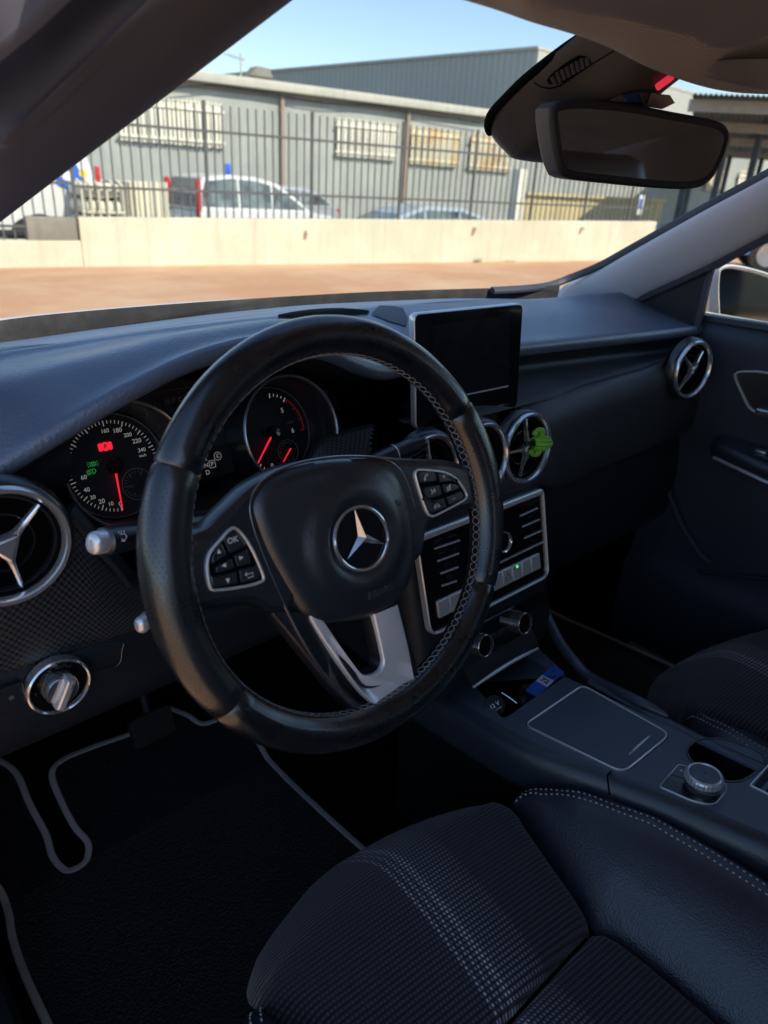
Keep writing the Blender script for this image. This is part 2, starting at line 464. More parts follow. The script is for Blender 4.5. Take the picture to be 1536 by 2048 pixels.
def grille(x0, x1, yt, yb, mt, nslat):
    s0, z0 = wf(x0, yt, DW-.12); s1, _ = wf(x1, yt, DW-.12); _, z1 = wf(x0, yb, DW-.12)
    g = G(WFm); g.box(((s0+s1)/2, DW-.01, (z0+z1)/2), (s1-s0-.12, .06, z0-z1-.1)); wn = g.build('window', M_glassdark, wt)
    g = G(WFm)
    for k in range(nslat):
        s = s0+(s1-s0)*(k+.5)/nslat; hgt = (z0-z1)+.34+random.uniform(-.03, .03); g.box((s, DW-.14, (z0+z1)/2+.02), ((s1-s0)/nslat*.74, .02, hgt), b=.008)
        g.ball((s, DW-.14, (z0+z1)/2+.02+hgt/2), (s1-s0)/nslat*.36, 8, 6)
    g.bar((s0-.06, DW-.17, z0), (s1+.06, DW-.17, z0), .05, .06); g.bar((s0-.06, DW-.17, z1), (s1+.06, DW-.17, z1), .05, .06)
    g.build('grille', mt, wn)
grille(232, 443, 203, 269, M_slat, 24)
grille(674, 793, 250, 303, M_slat, 18)
grille(823, 919, 267, 319, M_rust, 16)
grille(942, 1025, 281, 331, M_rust, 15)
grille(1418, 1452, 343, 375, M_rust, 9)
grille(1478, 1540, 352, 384, M_slat, 13)
pts = [wf(x, y, DW-.2) for x, y in ((250, 190), (330, 179), (420, 170), (480, 177), (560, 190), (640, 204), (720, 208), (800, 219), (960, 247))]
g = G(WFm); g.tube([Vector((s, DW-.25, z)) for s, z in spline(pts, 60)], .018, 6); g.build('cable', M_black, wt)
# brown shape left on the roof edge and aerials
s, z = wf(513, 148, DW+2); g = G(WFm); g.prism([(-.35, 0), (.5, 0), (.35, .28), (-.1, .30)], -.3, .3, .03, T(s, DW+2, z-.1) @ RX(R(90))); g.build('roof_vent', M_concrete_dark, wt)
an = thing('roof_aerial', 'thin bare aerial sticking up from the warehouse roof against the sky', 'aerial', wp(*wf(480, 145, DW+3)[:1], DW+3, zr))
s, z = wf(482, 140, DW+3); g = G(WFm); g.tube([(s, DW+3, zr-.1), (s, DW+3, wf(482, 106, DW+3)[1])], .03, 6); g.build('mast', M_fascia, an)
z2 = wf(482, 112, DW+3)[1]
g = G(WFm); g.bar((s-.55, DW+3, z2), (s+.15, DW+3, z2-.12), .03, .03)
for k in range(6): g.bar((s-.5+k*.11, DW+2.75, z2-.01-k*.018), (s-.5+k*.11, DW+3.25, z2-.01-k*.018), .015, .015)
g.build('crossbar', M_fascia, an)

# tall cladded hall
pn = ray(1075, 98); hp = CAM+pn*(43/pn.dot(_f)); pf = ray(510, 146)
zh = hp.z; hq = CAM+pf*((zh-CAM.z)/pf.z); v = (hp-hq); v.z = 0; Lh = v.length+6; v.normalize()
HF = frame((hp.x, hp.y, 0), -v, Vector((v.y, -v.x, 0)) if Vector((v.y, -v.x, 0)).dot(_f) > 0 else Vector((-v.y, v.x, 0)), (0, 0, 1))
ha = thing('industrial_hall', 'tall hall clad in grey upright corrugated sheet rising above the warehouse roof', 'building', HF)
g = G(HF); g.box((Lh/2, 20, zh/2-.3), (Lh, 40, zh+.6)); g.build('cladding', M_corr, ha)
g = G(HF); g.box((Lh/2, 20, zh+.06), (Lh+.3, 40.3, .16)); g.build('roof_edge', M_fascia, ha)
def hall_end():
    t = NT('pale_corrugated_end'); c = t.co(); x = t.xyz(c); wv = t.math('SINE', t.math('MULTIPLY', x[1], 2*math.pi/.55))
    t.set(color=t.mix(t.ramp(wv, [(.0, .5), (.5, 0.)]), (.55, .54, .46), (.40, .40, .35)), rough=.55); t.bump(wv, .6, .05); return t.m
g = G(HF); g.box((-.06, 20, zh/2-.3), (.1, 40, zh+.5)); g.build('end_wall', hall_end(), ha)

# ochre sheeting and pillar on the right
yt = thing('sheet_hoarding', 'ochre sheet hoarding with a cream post at its left end behind the railings', 'hoarding', wp(wf(1050, 420, 7)[0], 7, -1.05))
s0, z0 = wf(1050, 388, 7); s1, _ = wf(1330, 388, 7)
g = G(WFm)
n = int((s1-s0)/.25)
rows = [[(s0+(s1-s0)*k/(n*4), 7+.03*math.sin(k*math.pi/2), z) for k in range(n*4+1)] for z in (-1.05, z0)]
g.grid(rows, flip=True); g.build('sheet', M_yellow, yt, 60)
sp, zp = wf(1038, 338, 7); g = G(WFm); g.box((sp, 6.95, (zp-1.05)/2), (.30, .3, zp+1.05), b=.02); g.build('pillar', M_slat, yt)
g = G(WFm); g.bar((s0, 6.93, z0+.02), (s1, 6.93, z0+.02), .08, .08); g.build('top_rail', M_yellow, yt)

# canopy on the right
ca = thing('carport', 'open steel carport with dark sheet roof and pale beams at the far right', 'carport', at(1452, 400, 'z', 0) if False else wp(17, -1.0, 0))
M_sheet = wall_paint('dark_roof_sheet', (.10, .11, .125), (.07, .08, .09), 1.5, .7, .1, False); M_beam = simple('pale_beam_paint', (.34, .32, .28), .5)
c0 = at(1385, 192, 'z', 3.2); c1 = at(1640, 200, 'z', 3.2); c2 = at(1640, 318, 'z', 3.2); c3 = at(1385, 300, 'z', 3.2)
g = G()
def bl(u, v_): return (c0*(1-u)+c1*u)*(1-v_)+(c3*(1-u)+c2*u)*v_
rows = [[tuple(bl(u/48, v_/2)+Vector((0, 0, .05*(u % 2)+.02))) for u in range(49)] for v_ in range(3)]
g.grid(rows); g.build('roof_sheet', M_sheet, ca, 10)
for v_ in (.03, .28, .55, .97): g = G(); g.bar(bl(-.02, v_)-Vector((0, 0, .12)), bl(1, v_)-Vector((0, 0, .12)), .16, .24); g.build('beam', M_beam, ca)
for u in (.04, .3, .55): 
    for v_ in (.30, .93):
        p = bl(u, v_); g = G(); g.bar((p.x, p.y, -1.05), (p.x, p.y, 3.0), .16, .16, (1, 0, 0)); g.build('post', M_sheet, ca)

# vehicles -----------------------------------------------------------
def car(name, label, M, body, prof, glass, L, W_, wheels, roof_in=.12, group='cars parked in the yards', lamps=(), detail=True):
    """prof: side outline of the lower body, glass: side outline of the cabin; built along x, side facing the camera is -y"""
    t = thing(name, label, 'car', M, group)
    secs = []
    for y, k, ins in ((-W_/2, .0, .05), (-W_/2+.0, .35, .0), (-W_/2+.04, 1, 0), (W_/2-.04, 1, 0), (W_/2, .35, 0), (W_/2, 0, .05)):
        o = inset(prof, ins+.02*(1-k)) ; secs.append([(x, y, z) for x, z in o])
    g = G(M); g.sections(secs); g.build('body', body, t, 50)
    g = G(M); o = glass; secs = []
    cx = sum(p[0] for p in o)/len(o); zmin = min(p[1] for p in o); zmax = max(p[1] for p in o)
    def taper(y, s_): return [(x, y*(1-roof_in*s_*(z-zmin)/(zmax-zmin)), z) for x, z in o]
    g.sections([taper(-W_/2+.03, 1), taper(W_/2-.03, 1)]); g.build('roof', body, t, 30)
    # side windows and rear window, slightly proud of the cabin
    for sgn in (-1, 1):
        def sd(x, z, e=.012):
            y = (W_/2-.03)*(1-roof_in*(z-zmin)/(zmax-zmin))+e; return (x, sgn*y, z)
        io = inset(glass, .085); xs = [p[0] for p in io]; x0, x1 = min(xs), max(xs)
        cuts = [x0-.1]+[x0+(x1-x0)*q for q in (.34, .66)]+[x1+.1]
        for a, b in zip(cuts[:-1], cuts[1:]):
            pl_ = clip(io, a+.03, b-.03)
            if len(pl_) < 3: continue
            g = G(M); g.add([sd(x, z) for x, z in pl_], [list(range(len(pl_))) if sgn > 0 else list(range(len(pl_)))[::-1]]); g.build('side_window', M_carglass, t)
    io = glass; m = len(io); done = 0
    for i in range(m):
        (xa, za), (xb, zb_) = io[i], io[(i+1) % m]
        if abs(zb_-za) > .25 and abs(zb_-za) > .3*abs(xb-xa)*.5:
            nx, nz = (zb_-za), -(xb-xa); l_ = math.hypot(nx, nz); nx /= l_; nz /= l_
            def q(f_, sg): 
                x = xa+(xb-xa)*f_; z = za+(zb_-za)*f_; y = sg*((W_/2-.03)*(1-roof_in*(z-zmin)/(zmax-zmin))-.09); return (x+nx*.012, y, z+nz*.012)
            g = G(M); g.add([q(.12, -1), q(.88, -1), q(.88, 1), q(.12, 1)], [[0, 1, 2, 3]]); g.build('windscreen', M_carglass, t)
    for x in wheels:
        for sgn in (-1, 1):
            g = G(M); g.lathe([(.20, -.11), (.31, -.11), (.325, -.08), (.325, .08), (.31, .11), (.20, .11)], 24, T(x, sgn*(W_/2-.10), .325) @ RX(R(90))); wh = g.build('wheel', M_tyre, t)
            g = G(M); g.lathe([(.001, .10), (.20, .112), (.20, .06)], 20, T(x, sgn*(W_/2-.10), .325) @ RX(R(90 if sgn < 0 else -90))); g.build('rim', M_alloy, wh)
    for (x, z0_, z1_, wd, mt, nm, *yw) in lamps:
        yw = yw[0] if yw else .22
        for sgn in (-1, 1):
            g = G(M); g.box((x, sgn*(W_/2-.02-yw/2), (z0_+z1_)/2), (wd, yw, z1_-z0_), b=.03); g.build(nm, mt, t)
    return t
def clip(poly_, a, b):
    def cut(P_, x, keep):
        o = []
        for i in range(len(P_)):
            p, q = P_[i-1], P_[i]
            ip, iq = keep(p[0]), keep(q[0])
            if ip != iq: f_ = (x-p[0])/(q[0]-p[0]); o.append((x, p[1]+f_*(q[1]-p[1])))
            if iq: o.append(q)
        return o
    return cut(cut(poly_, a, lambda x: x >= a), b, lambda x: x <= b)
def car_at(s, d, yaw=0, z=-.6, w_=1.78):
    """frame of a car whose near rear corner stands at (s, d)"""
    return WFm @ T(s, d, z) @ RZ(R(yaw)) @ T(0, w_/2, 0)

# white people carrier with tall red tail lamp
s0 = wf(397, 400, 7.6)[0]
mpv_prof = rounded([(0, .32), (4.15, .30), (4.2, .55), (4.0, .86), (3.15, .98), (0.05, .98), (-.05, .6)], .12)
mpv_gl = [(.02, .96), (.06, 1.35), (.18, 1.66), (.9, 1.74), (1.6, 1.72), (2.2, 1.60), (2.7, 1.32), (3.2, .96)]
mp = car('people_carrier', 'white people carrier with a tall red tail lamp parked behind the railings', car_at(s0, 7.6, 8, gz(s0)), M_carwhite, mpv_prof, mpv_gl[::-1], 4.4, 1.78, (.75, 3.3), .12,
    lamps=((.050, .72, 1.62, .11, M_redlamp, 'tail_lamp', .15),))
# silver hatchback beyond it
s0 = wf(683, 400, 9.6)[0]
hb_prof = rounded([(0, .30), (3.9, .30), (3.98, .7), (3.85, .95), (1.2, .98), (.1, .8), (-.05, .5)], .12)
hb_gl = [(.55, .96), (1.15, 1.30), (1.8, 1.50), (2.8, 1.46), (3.4, 1.30), (3.8, .97)]
car('hatchback', 'silver hatchback with a red tail lamp parked right of the white people carrier', car_at(s0-3.8, 9.6, 4, gz(s0)+.29), M_carsilver, hb_prof, hb_gl[::-1], 4, 1.72, (.75, 3.2), lamps=((3.95, .74, .94, .1, M_redlamp, 'tail_lamp'),))
s0 = wf(790, 430, 5.0)[0]
sl_prof = rounded([(-1.1, .3), (3.6, .3), (3.75, .6), (3.6, .88), (-.1, .92), (-1.0, .72), (-1.15, .5)], .12)
sl_gl = [(-.15, .90), (.55, 1.22), (1.1, 1.39), (2.2, 1.38), (2.9, 1.18), (3.35, .9)]
car('saloon_car', 'pale blue grey saloon showing only its roof and windows above the wall', car_at(s0-.2, 5.0, -3, gz(s0+1)+.17), M_carpale, sl_prof, sl_gl[::-1], 4.6, 1.74, (-.2, 2.6))
s0 = wf(1062, 432, 4.2)[0]
car('dark_car', 'dark parked car before the ochre hoarding, only its roof above the wall', car_at(s0, 4.2, -2, gz(s0+1)), M_cardark, sl_prof, sl_gl[::-1], 4.6, 1.74, (-.2, 2.6))
s0 = wf(1200, 432, 4.4)[0]
car('dark_car', 'dark car at the right end of the wall, beside the pale windscreen pillar', car_at(s0+.8, 4.4, -2, gz(s0+1)), M_cardark, hb_prof, hb_gl[::-1], 4.6, 1.74, (.75, 3.2))
# blue car seen through the passenger window
p = at(1500, 540, 'z', 0.)
car('blue_car', 'blue car parked out to the right, seen over the wing mirror through the side window', T(p.x-.2, p.y+.6, 0) @ RZ(R(-60)), M_carblue, hb_prof, hb_gl[::-1], 4, 1.72, (.75, 3.2))

# white delivery van on the left
s1, _ = wf(203, 400, 3.2); zt_ = wf(180, 285, 3.2)[1]
va = thing('delivery_van', 'white van at the left with blue lettering and a yellow dot on its side', 'van', wp(s1-2.5, 4.2, -.6))
VM = WFm @ T(s1, 3.2, -.6)
g = G(VM); o = rounded([(-5.5, .35), (-.05, .35), (.05, .8), (-.0, 1.25), (-.12, 1.75), (-.35, 2.55), (-5.5, 2.6)], .1)
g.sections([[(x, y, z) for x, z in inset(o, i)] for y, i in ((0, .05), (.05, 0), (1.95, 0), (2.0, .05))]); g.build('body', M_carwhite, va, 40)
g = G(VM); g.prism(rounded([(-1.5, .25), (-.9, .25), (-.55, .25), (-.45, .62), (-.6, .9), (-.95, 1.02), (-1.3, .9), (-1.48, .62)], .1), -.012, .01, 0, RX(R(90))); g.build('wheel_arch', M_black, va)
g = G(VM); g.lathe([(.18, -.11), (.33, -.11), (.35, -.08), (.35, .08), (.33, .11), (.18, .11)], 28, T(-.97, .09, .35) @ RX(R(90))); wh = g.build('wheel', M_tyre, va)
g = G(VM); g.lathe([(.001, .115), (.18, .115), (.18, .08)], 20, T(-.97, .09, .35) @ RX(R(90))); g.build('rim', M_alloy, wh)
sx, sz = wf(139, 338, 3.18); g = G(WFm); g.text('S', .95, T(sx-.02, 3.188, sz+.02) @ RX(R(90)), bold=.02); g.build('lettering', M_bluepaint, va)
sx, sz = wf(166, 347, 3.18); g = G(WFm); g.prism(circ(.058, 20), 0, .004, 0, T(sx, 3.188, sz) @ RX(R(90))); g.build('yellow_dot', M_yelpaint, va)
g = G(VM); g.box((-2.2, -.02, .72), (2.2, .05, .1), b=.01); g.build('side_trim', M_black, va)
g = G(VM); g.box((-1.95, -.02, 1.32), (.20, .04, .05), b=.01); g.build('door_handle', M_black, va)
g = G(VM); g.box((.03, .25, 1.55), (.06, .2, .34), b=.02); g.build('tail_lamp', M_redlamp, va)

# stacked cream units between van and people carrier
s0, z0 = wf(160, 366, 2.2); s1, _ = wf(243, 366, 2.2)
cr_ = thing('tank_crate', 'cream caged tank with rounded ribs standing between the van and the ribbed box', 'tank', wp(s0, 2.2, -.6))
g = G(WFm)
for k in range(6):
    z = -.45+(z0+.3)*k/5*1.0; g.box(((s0+s1)/2, 2.7, z+.06), (s1-s0, .95, (z0+.5)/6*.82), b=.07)
g.build('tank', M_slat, cr_)
g = G(WFm)
for k in range(6): s = s0+(s1-s0)*k/5; g.tube([(s, 2.17, -.58), (s, 2.17, z0-.02), (s, 2.4, z0+.04)], .022, 6)
for z in (-.3, .1, .5, z0-.05): g.tube([(s0-.02, 2.16, z), (s1+.02, 2.16, z)], .02, 6)
g.build('cage', M_concrete, cr_)
g = G(WFm); g.box(((s0+s1)/2, 2.7, -.54), (s1-s0+.05, 1.05, .1)); g.build('pallet', M_concrete_dark, cr_)
s0, z0 = wf(258, 361, 2.4); s1, _ = wf(334, 361, 2.4)
cn = thing('ribbed_box', 'cream box with upright ribs standing just left of the white people carrier', 'box', wp(s0, 2.4, -.6))
g = G(WFm); rows = [[(s0+(s1-s0)*k/48, 2.4+.035*math.tanh(3*math.sin(k*2*math.pi/48*7)), z) for k in range(49)] for z in (-.6, z0)]
g.grid(rows, flip=True); g.box(((s0+s1)/2, 2.95, (z0-.62)/2), (s1-s0, 1.0, z0+.58)); g.build('ribbed_front', M_slat, cn, 60)
g = G(WFm); g.box((s0-.09, 2.9, (z0-.62)/2), (.16, 1.0, z0+.56), b=.02); g.build('side_panel', M_concrete_dark, cn)
s, z = wf(455, 338, 11.5); sg_ = thing('blue_sign', 'small blue sign plate on a post behind the white people carrier', 'sign', wp(s, 11.5, gz(s)))
g = G(WFm); g.bar((s, 11.5, gz(s)), (s, 11.5, z-.1), .04, .04); g.build('post', M_fence, sg_); g = G(WFm); g.box((s, 11.47, z), (.17, .02, .28), b=.005); g.build('plate', M_bluepaint, sg_)
s, z = wf(1279, 410, 2.0); sg_ = thing('notice_board', 'white notice with a blue square at the right end of the railings', 'sign', wp(s, 2.0, gz(s)))
g = G(WFm); g.bar((s, 2.02, gz(s)), (s, 2.02, z+.2), .04, .04); g.build('post', M_fence, sg_); g = G(WFm); g.box((s, 1.98, z), (.20, .02, .42), b=.005); g.build('plate', M_carwhite, sg_)
g = G(WFm); g.box((s, 1.967, z+.03), (.11, .006, .2)); g.build('blue_square', M_bluepaint, sg_)
# weeds at the foot of the wall
M_weed = simple('weed_green', (.10, .13, .04), .7)
for px, lab in ((953, 'small green weed tuft at the foot of the concrete wall'), (1010, 'low straggling weed at the wall foot, right of the taller tuft')):
    s, _ = wf(px, 522, -.03); g = G(WFm)
    for k in range(26):
        a = random.uniform(0, 6.28); l_ = random.uniform(.03, .10)*(1 if px < 1000 else .6); b_ = (s+random.uniform(-.10, .10)*(1 if px < 1000 else 2.2), -.04+random.uniform(-.03, .0), 0)
        t_ = (b_[0]+math.cos(a)*l_*.6, b_[1]+math.sin(a)*.02-.01, l_); g.add([b_, (b_[0]+.012, b_[1], 0), t_], [[0, 1, 2]])
    tag(g.build('weed', M_weed), lab, 'weed', 'weeds at the wall foot')
# ================================================================== INSIDE: materials
def leatherlike(name, c, rough, scale, strength, spec=.5, perf=None, vary=.12, d=.0005, wear=0., coat=0, weave=None, coatr=.3):
    t = NT(name); co = t.co(); n = t.noise(co, 9, 5, .6)
    col = t.ramp(n, [(.3, tuple(x*(1-vary) for x in c)), (.7, tuple(x*(1+vary) for x in c))])
    v = t.voro(co, scale, 'SMOOTH_F1'); h = v
    rg = t.math('ADD', t.math('MULTIPLY', t.math('SUBTRACT', t.noise(co, 28, 5, .65), .5), .22+wear), rough)
    if perf:
        uv = t.xyz(t.co('UV')); p = perf
        u = t.math('DIVIDE', uv[0], p); w_ = t.math('DIVIDE', uv[1], p*.87)
        row = t.math('MULTIPLY', t.math('MODULO', t.math('FLOOR', w_), 2.), .5)
        fu = t.math('SUBTRACT', t.math('FRACT', t.math('ADD', u, row)), .5); fv = t.math('SUBTRACT', t.math('FRACT', w_), .5)
        dd = t.math('SQRT', t.math('ADD', t.math('MULTIPLY', fu, fu), t.math('MULTIPLY', fv, fv)))
        hole = t.math('LESS_THAN', dd, .17); rim = t.math('MULTIPLY', t.math('LESS_THAN', dd, .27), t.math('SUBTRACT', 1., hole))
        col = t.mix(hole, col, (.002, .002, .002)); col = t.mix(t.math('MULTIPLY', rim, .5), col, tuple(x*2.6 for x in c))
        h = t.math('SUBTRACT', t.math('MULTIPLY', v, .4), t.math('MULTIPLY', hole, 1.2)); rg = t.math('ADD', rg, t.math('MULTIPLY', hole, .4))
    t.set(color=col, rough=rg, spec=spec, coat=coat, coatr=coatr); t.bump(h, strength, d); return t.m
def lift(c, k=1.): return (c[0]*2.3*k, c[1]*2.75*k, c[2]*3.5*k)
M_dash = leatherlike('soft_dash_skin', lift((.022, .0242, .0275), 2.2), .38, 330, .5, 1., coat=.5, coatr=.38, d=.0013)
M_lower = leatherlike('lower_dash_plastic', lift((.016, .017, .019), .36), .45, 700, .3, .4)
M_rim = leatherlike('smooth_rim_leather', lift((.012, .012, .013), 0.26), .28, 700, .06, 1., wear=.16, coat=.6, coatr=.16)
M_perf = leatherlike('perforated_rim_leather', lift((.013, .013, .014), 0.28), .30, 700, .25, 1., perf=.0040, wear=.16, coat=.45, coatr=.18)
M_bag = leatherlike('airbag_skin', lift((.016, .017, .019), .42), .36, 600, .3, 1., coat=.4, coatr=.32)
M_blackp = simple('satin_black_plastic', lift((.012, .013, .015), .42), .30, spec=1., coat=.3, grain=(900, .06), vscale=14)
M_blackm = simple('matt_black_plastic', lift((.008, .008, .009), .6), .6, grain=(700, .15), vscale=14)
M_piano = simple('gloss_black_plastic', (.006, .006, .007), .10, coat=.4, rv=.04)
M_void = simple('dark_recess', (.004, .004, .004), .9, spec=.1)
M_ring = simple('polished_ring', (.93, .95, .97), .20, .85, vary=.02, rv=.02)
M_silver = simple('satin_silver', (.93, .94, .95), .30, .62, vscale=8, vary=.02, rv=.02)
M_chrome = simple('bright_chrome', (.84, .85, .87), .14, .85, vary=.03, rv=.05)
M_insert = simple('brushed_insert', (.97, .97, .98), .24, .4, vary=.02, rv=.03)
M_darkchrome = simple('dark_chrome', (.42, .43, .45), .2, .9, vary=.05)
M_white = simple('white_print', (.85, .85, .83), .6, vary=.03)
M_grey = simple('grey_print', (.22, .22, .22), .6, vary=.05)
M_dimprint = simple('dim_print', (.07, .07, .075), .6, vary=.05)
M_litwhite = simple('lit_white_print', (.42, .40, .38), .6, es=.16, emit=(1, .93, .86), vary=.02)
M_litred = simple('lit_red', (.6, .01, .02), .5, es=.85, emit=(1, .02, .05), vary=.02)
M_dimred = simple('dim_red_print', (.30, .02, .02), .6, es=.06, emit=(1, .03, .03))
M_litgreen = simple('lit_green', (.02, .3, .04), .5, es=.22, emit=(.08, 1, .18))
M_litgreen2 = simple('lit_green_lamp', (.02, .5, .05), .5, es=1.0, emit=(.1, 1, .2))
M_litamber = simple('lit_amber', (.5, .25, .02), .5, es=.5, emit=(1, .55, .05))
M_thread = simple('grey_thread', (.36, .35, .33), .7, vary=.2, vscale=60)
M_lip = simple('grey_dial_ring', (.36, .36, .38), .24, .7)

# ================================================================== STEERING WHEEL
RAKE = R(19.3)
WX = Vector((1, 0, 0)); WY = Vector((0, math.sin(RAKE), math.cos(RAKE))); WZ = Vector((0, -math.cos(RAKE), math.sin(RAKE)))
SW = frame((0, 0, .9), WX, WY, WZ)
def wh(px, py, dz=0.):
    p = on(px, py, Vector((0, 0, .9))+WZ*dz, WZ)-Vector((0, 0, .9)); return (p.dot(WX), p.dot(WY))
def whc(x, y, dz=0.): return wh(400+x/2.743, 880+y/2.743, dz)     # points read off an enlarged crop
wheel = thing('steering_wheel', 'black leather steering wheel with silver lower spoke and round star emblem', 'steering wheel', SW)
def rimR(t): return .171-.0045*max(0, -math.sin(t))**3
def rimr(t):
    d = min(abs(((math.degrees(t)-a+180) % 360)-180) for a in (8, 172)); k = max(0, 1-d/42); return .0160+.0026*k*k*(3-2*k)
def rim_sec(t, grow=0., n=20):
    r_ = rimr(t)+grow; Rr = rimR(t); c, s_ = math.cos(t), math.sin(t); o = []
    for k in range(n):
        a = 2*math.pi*k/n; o.append(((Rr-r_*1.02*math.cos(a))*c, (Rr-r_*1.02*math.cos(a))*s_, r_*.98*math.sin(a)))
    return o
rim = None
for a0, a1, m in ((30, 148, M_rim), (211, 328, M_rim), (-32, 30, M_perf), (148, 211, M_perf)):
    g = G(SW); n = int((a1-a0)/2.2)
    secs = []
    for k in range(n+1):
        t = R(a0+(a1-a0)*k/n); e = min(k, n-k); grow = (-.0016, -.0003)[e] if e < 2 else 0
        if e == 1: t = R(a0+(a1-a0)*(.35 if k == 1 else n-.35)/n)
        secs.append(rim_sec(t, grow))
    g.sections(secs); g.build('rim' if m is M_rim else 'rim_grip', m, wheel, 60)
g = G(SW)
for ph in (0, math.pi):
    pts = []
    N = 64*8
    for k in range(N):
        t = 2*math.pi*k/N; sn = math.sin(64*t+ph); a = .08+.22*(1 if sn > 0 else -1)*min(1, abs(sn)*1.3); r_ = rimr(t)+.0004
        pts.append(((rimR(t)-r_*math.cos(a))*math.cos(t), (rimR(t)-r_*math.cos(a))*math.sin(t), r_*math.sin(a)))
    g.tube(pts, .00034, 5, True)
g.build('stitching', M_thread, wheel)

# spokes
def plate(name, pts, z0, z1, b, mat, rnd=.004, parent=None, up=0):
    g = G(SW); o = rounded([wh(x, y, up) for x, y in pts], rnd)
    g.prism(o, z0, z1, b); return g.build(name, mat, parent or wheel)
L_sp = [(640, 916), (560, 934), (500, 966), (450, 1016), (415, 1052), (385, 1062), (345, 1110), (352, 1180), (378, 1225), (440, 1212), (500, 1205), (548, 1238), (600, 1200), (640, 1060)]
R_sp = [(690, 912), (760, 912), (820, 917), (880, 918), (925, 925), (958, 960), (968, 1005), (940, 1020), (900, 1026), (866, 1038), (850, 1062), (846, 1110), (800, 1150), (720, 1010)]
plate('spoke', L_sp, -.020, .0035, .007, M_blackp, .012)
plate('spoke', R_sp, -.020, .0035, .007, M_blackp, .012)
# lower spoke: dark cradle with a bright insert on it
def uband(outer, inner, z0, z1, b, mat, name):
    g = G(SW); n = 48
    o = [wh(x, y) for x, y in outer]; i = [wh(x, y) for x, y in inner]
    o = [tuple(p) for p in spline(o, n)]; i = [tuple(p) for p in spline(i, n)]
    rows = []
    for k in range(n):
        a, c = Vector(o[k]), Vector(i[k]); w_ = (c-a).length; e = min(.45, b/w_)
        mid = lambda f_: a.lerp(c, f_)
        dish = -.010*math.sin(math.pi*k/(n-1))**2
        rows.append([(*a, z0), (*a, z1-b), (*mid(e*.3), z1-b*.3), (*mid(e), z1), (*mid(.5), z1+dish), (*mid(1-e), z1), (*mid(1-e*.3), z1-b*.3), (*c, z1-b), (*c, z0)])
    g.grid(rows, flip=True); return g.build(name, mat, wheel, 50)
out_d = [(540, 1225), (572, 1262), (620, 1322), (668, 1382), (708, 1422), (745, 1442), (790, 1436), (833, 1410), (846, 1382), (838, 1340), (818, 1270), (800, 1205)]
in_d = [(640, 1225), (655, 1252), (680, 1295), (700, 1325), (715, 1343), (730, 1349), (745, 1346), (757, 1338), (762, 1322), (758, 1300), (750, 1265), (742, 1225)]
uband(out_d, in_d, -.016, .000, .003, M_blackp, 'lower_spoke')
out_s = [(612, 1228), (632, 1262), (668, 1316), (706, 1368), (735, 1400), (752, 1410), (775, 1406), (812, 1390), (826, 1374), (824, 1350), (810, 1280), (792, 1208)]
in_s = [(636, 1228), (656, 1258), (682, 1297), (704, 1328), (717, 1344), (730, 1350), (746, 1347), (758, 1338), (763, 1322), (759, 1300), (752, 1268), (743, 1228)]
g_in = uband(out_s, in_s, -.004, .0035, .0022, M_insert, 'spoke_insert')
# airbag cover: dished, with a raised round middle and a recess round the emblem
bag_o = spline([wh(x, y, .006) for x, y in [(502, 1012), (514, 982), (540, 955), (585, 934), (640, 922), (700, 917), (760, 921), (792, 938), (812, 972), (826, 1020), (836, 1070), (838, 1120), (824, 1175), (792, 1214), (745, 1238), (700, 1248), (655, 1252), (618, 1238), (586, 1200), (556, 1150), (530, 1100), (512, 1052)]], 96, True)
EC = Vector(wh(722, 1077, .0128))
def smooth(x, a, b): x = min(1, max(0, (x-a)/(b-a))); return x*x*(3-2*x)
g = G(SW); rows = []
fr = [0, .12, .22, .27, .30, .33, .37, .42, .48, .54, .60, .64, .68, .72, .76, .80, .85, .9, .94, .97, .99, 1.0]
for f_ in fr:
    row = []
    for p in bag_o:
        q = EC.lerp(Vector(p[:2]), f_); de = (1-f_)*(Vector(p[:2])-EC).length; d = (q-EC).length
        dome = 1-smooth(d, .043, .060)
        z = -.004+.012*math.sqrt(max(0, 1-(1-min(1, de/.016))**2))+.0055*dome-.0040*(1-smooth(d, .0285, .0345))
        row.append((q.x, q.y, z))
    rows.append(row)
rows.append([(p[0], p[1], -.02) for p in bag_o])
g.grid(rows, cu=True, flip=True); bag = g.build('airbag_cover', M_bag, wheel, 60)
g = G(SW); tr = [(p[0], p[1], .0025) for p in spline([wh(x, y, .003) for x, y in [(690, 1395), (640, 1335), (600, 1270), (560, 1190), (530, 1120), (508, 1060), (499, 1014), (511, 978), (540, 950), (585, 930), (640, 918), (700, 913), (762, 917), (796, 935), (816, 970), (829, 1015)]], 80)]
g.tube(tr, .0012, 8); g.build('trim_line', M_darkchrome, wheel)
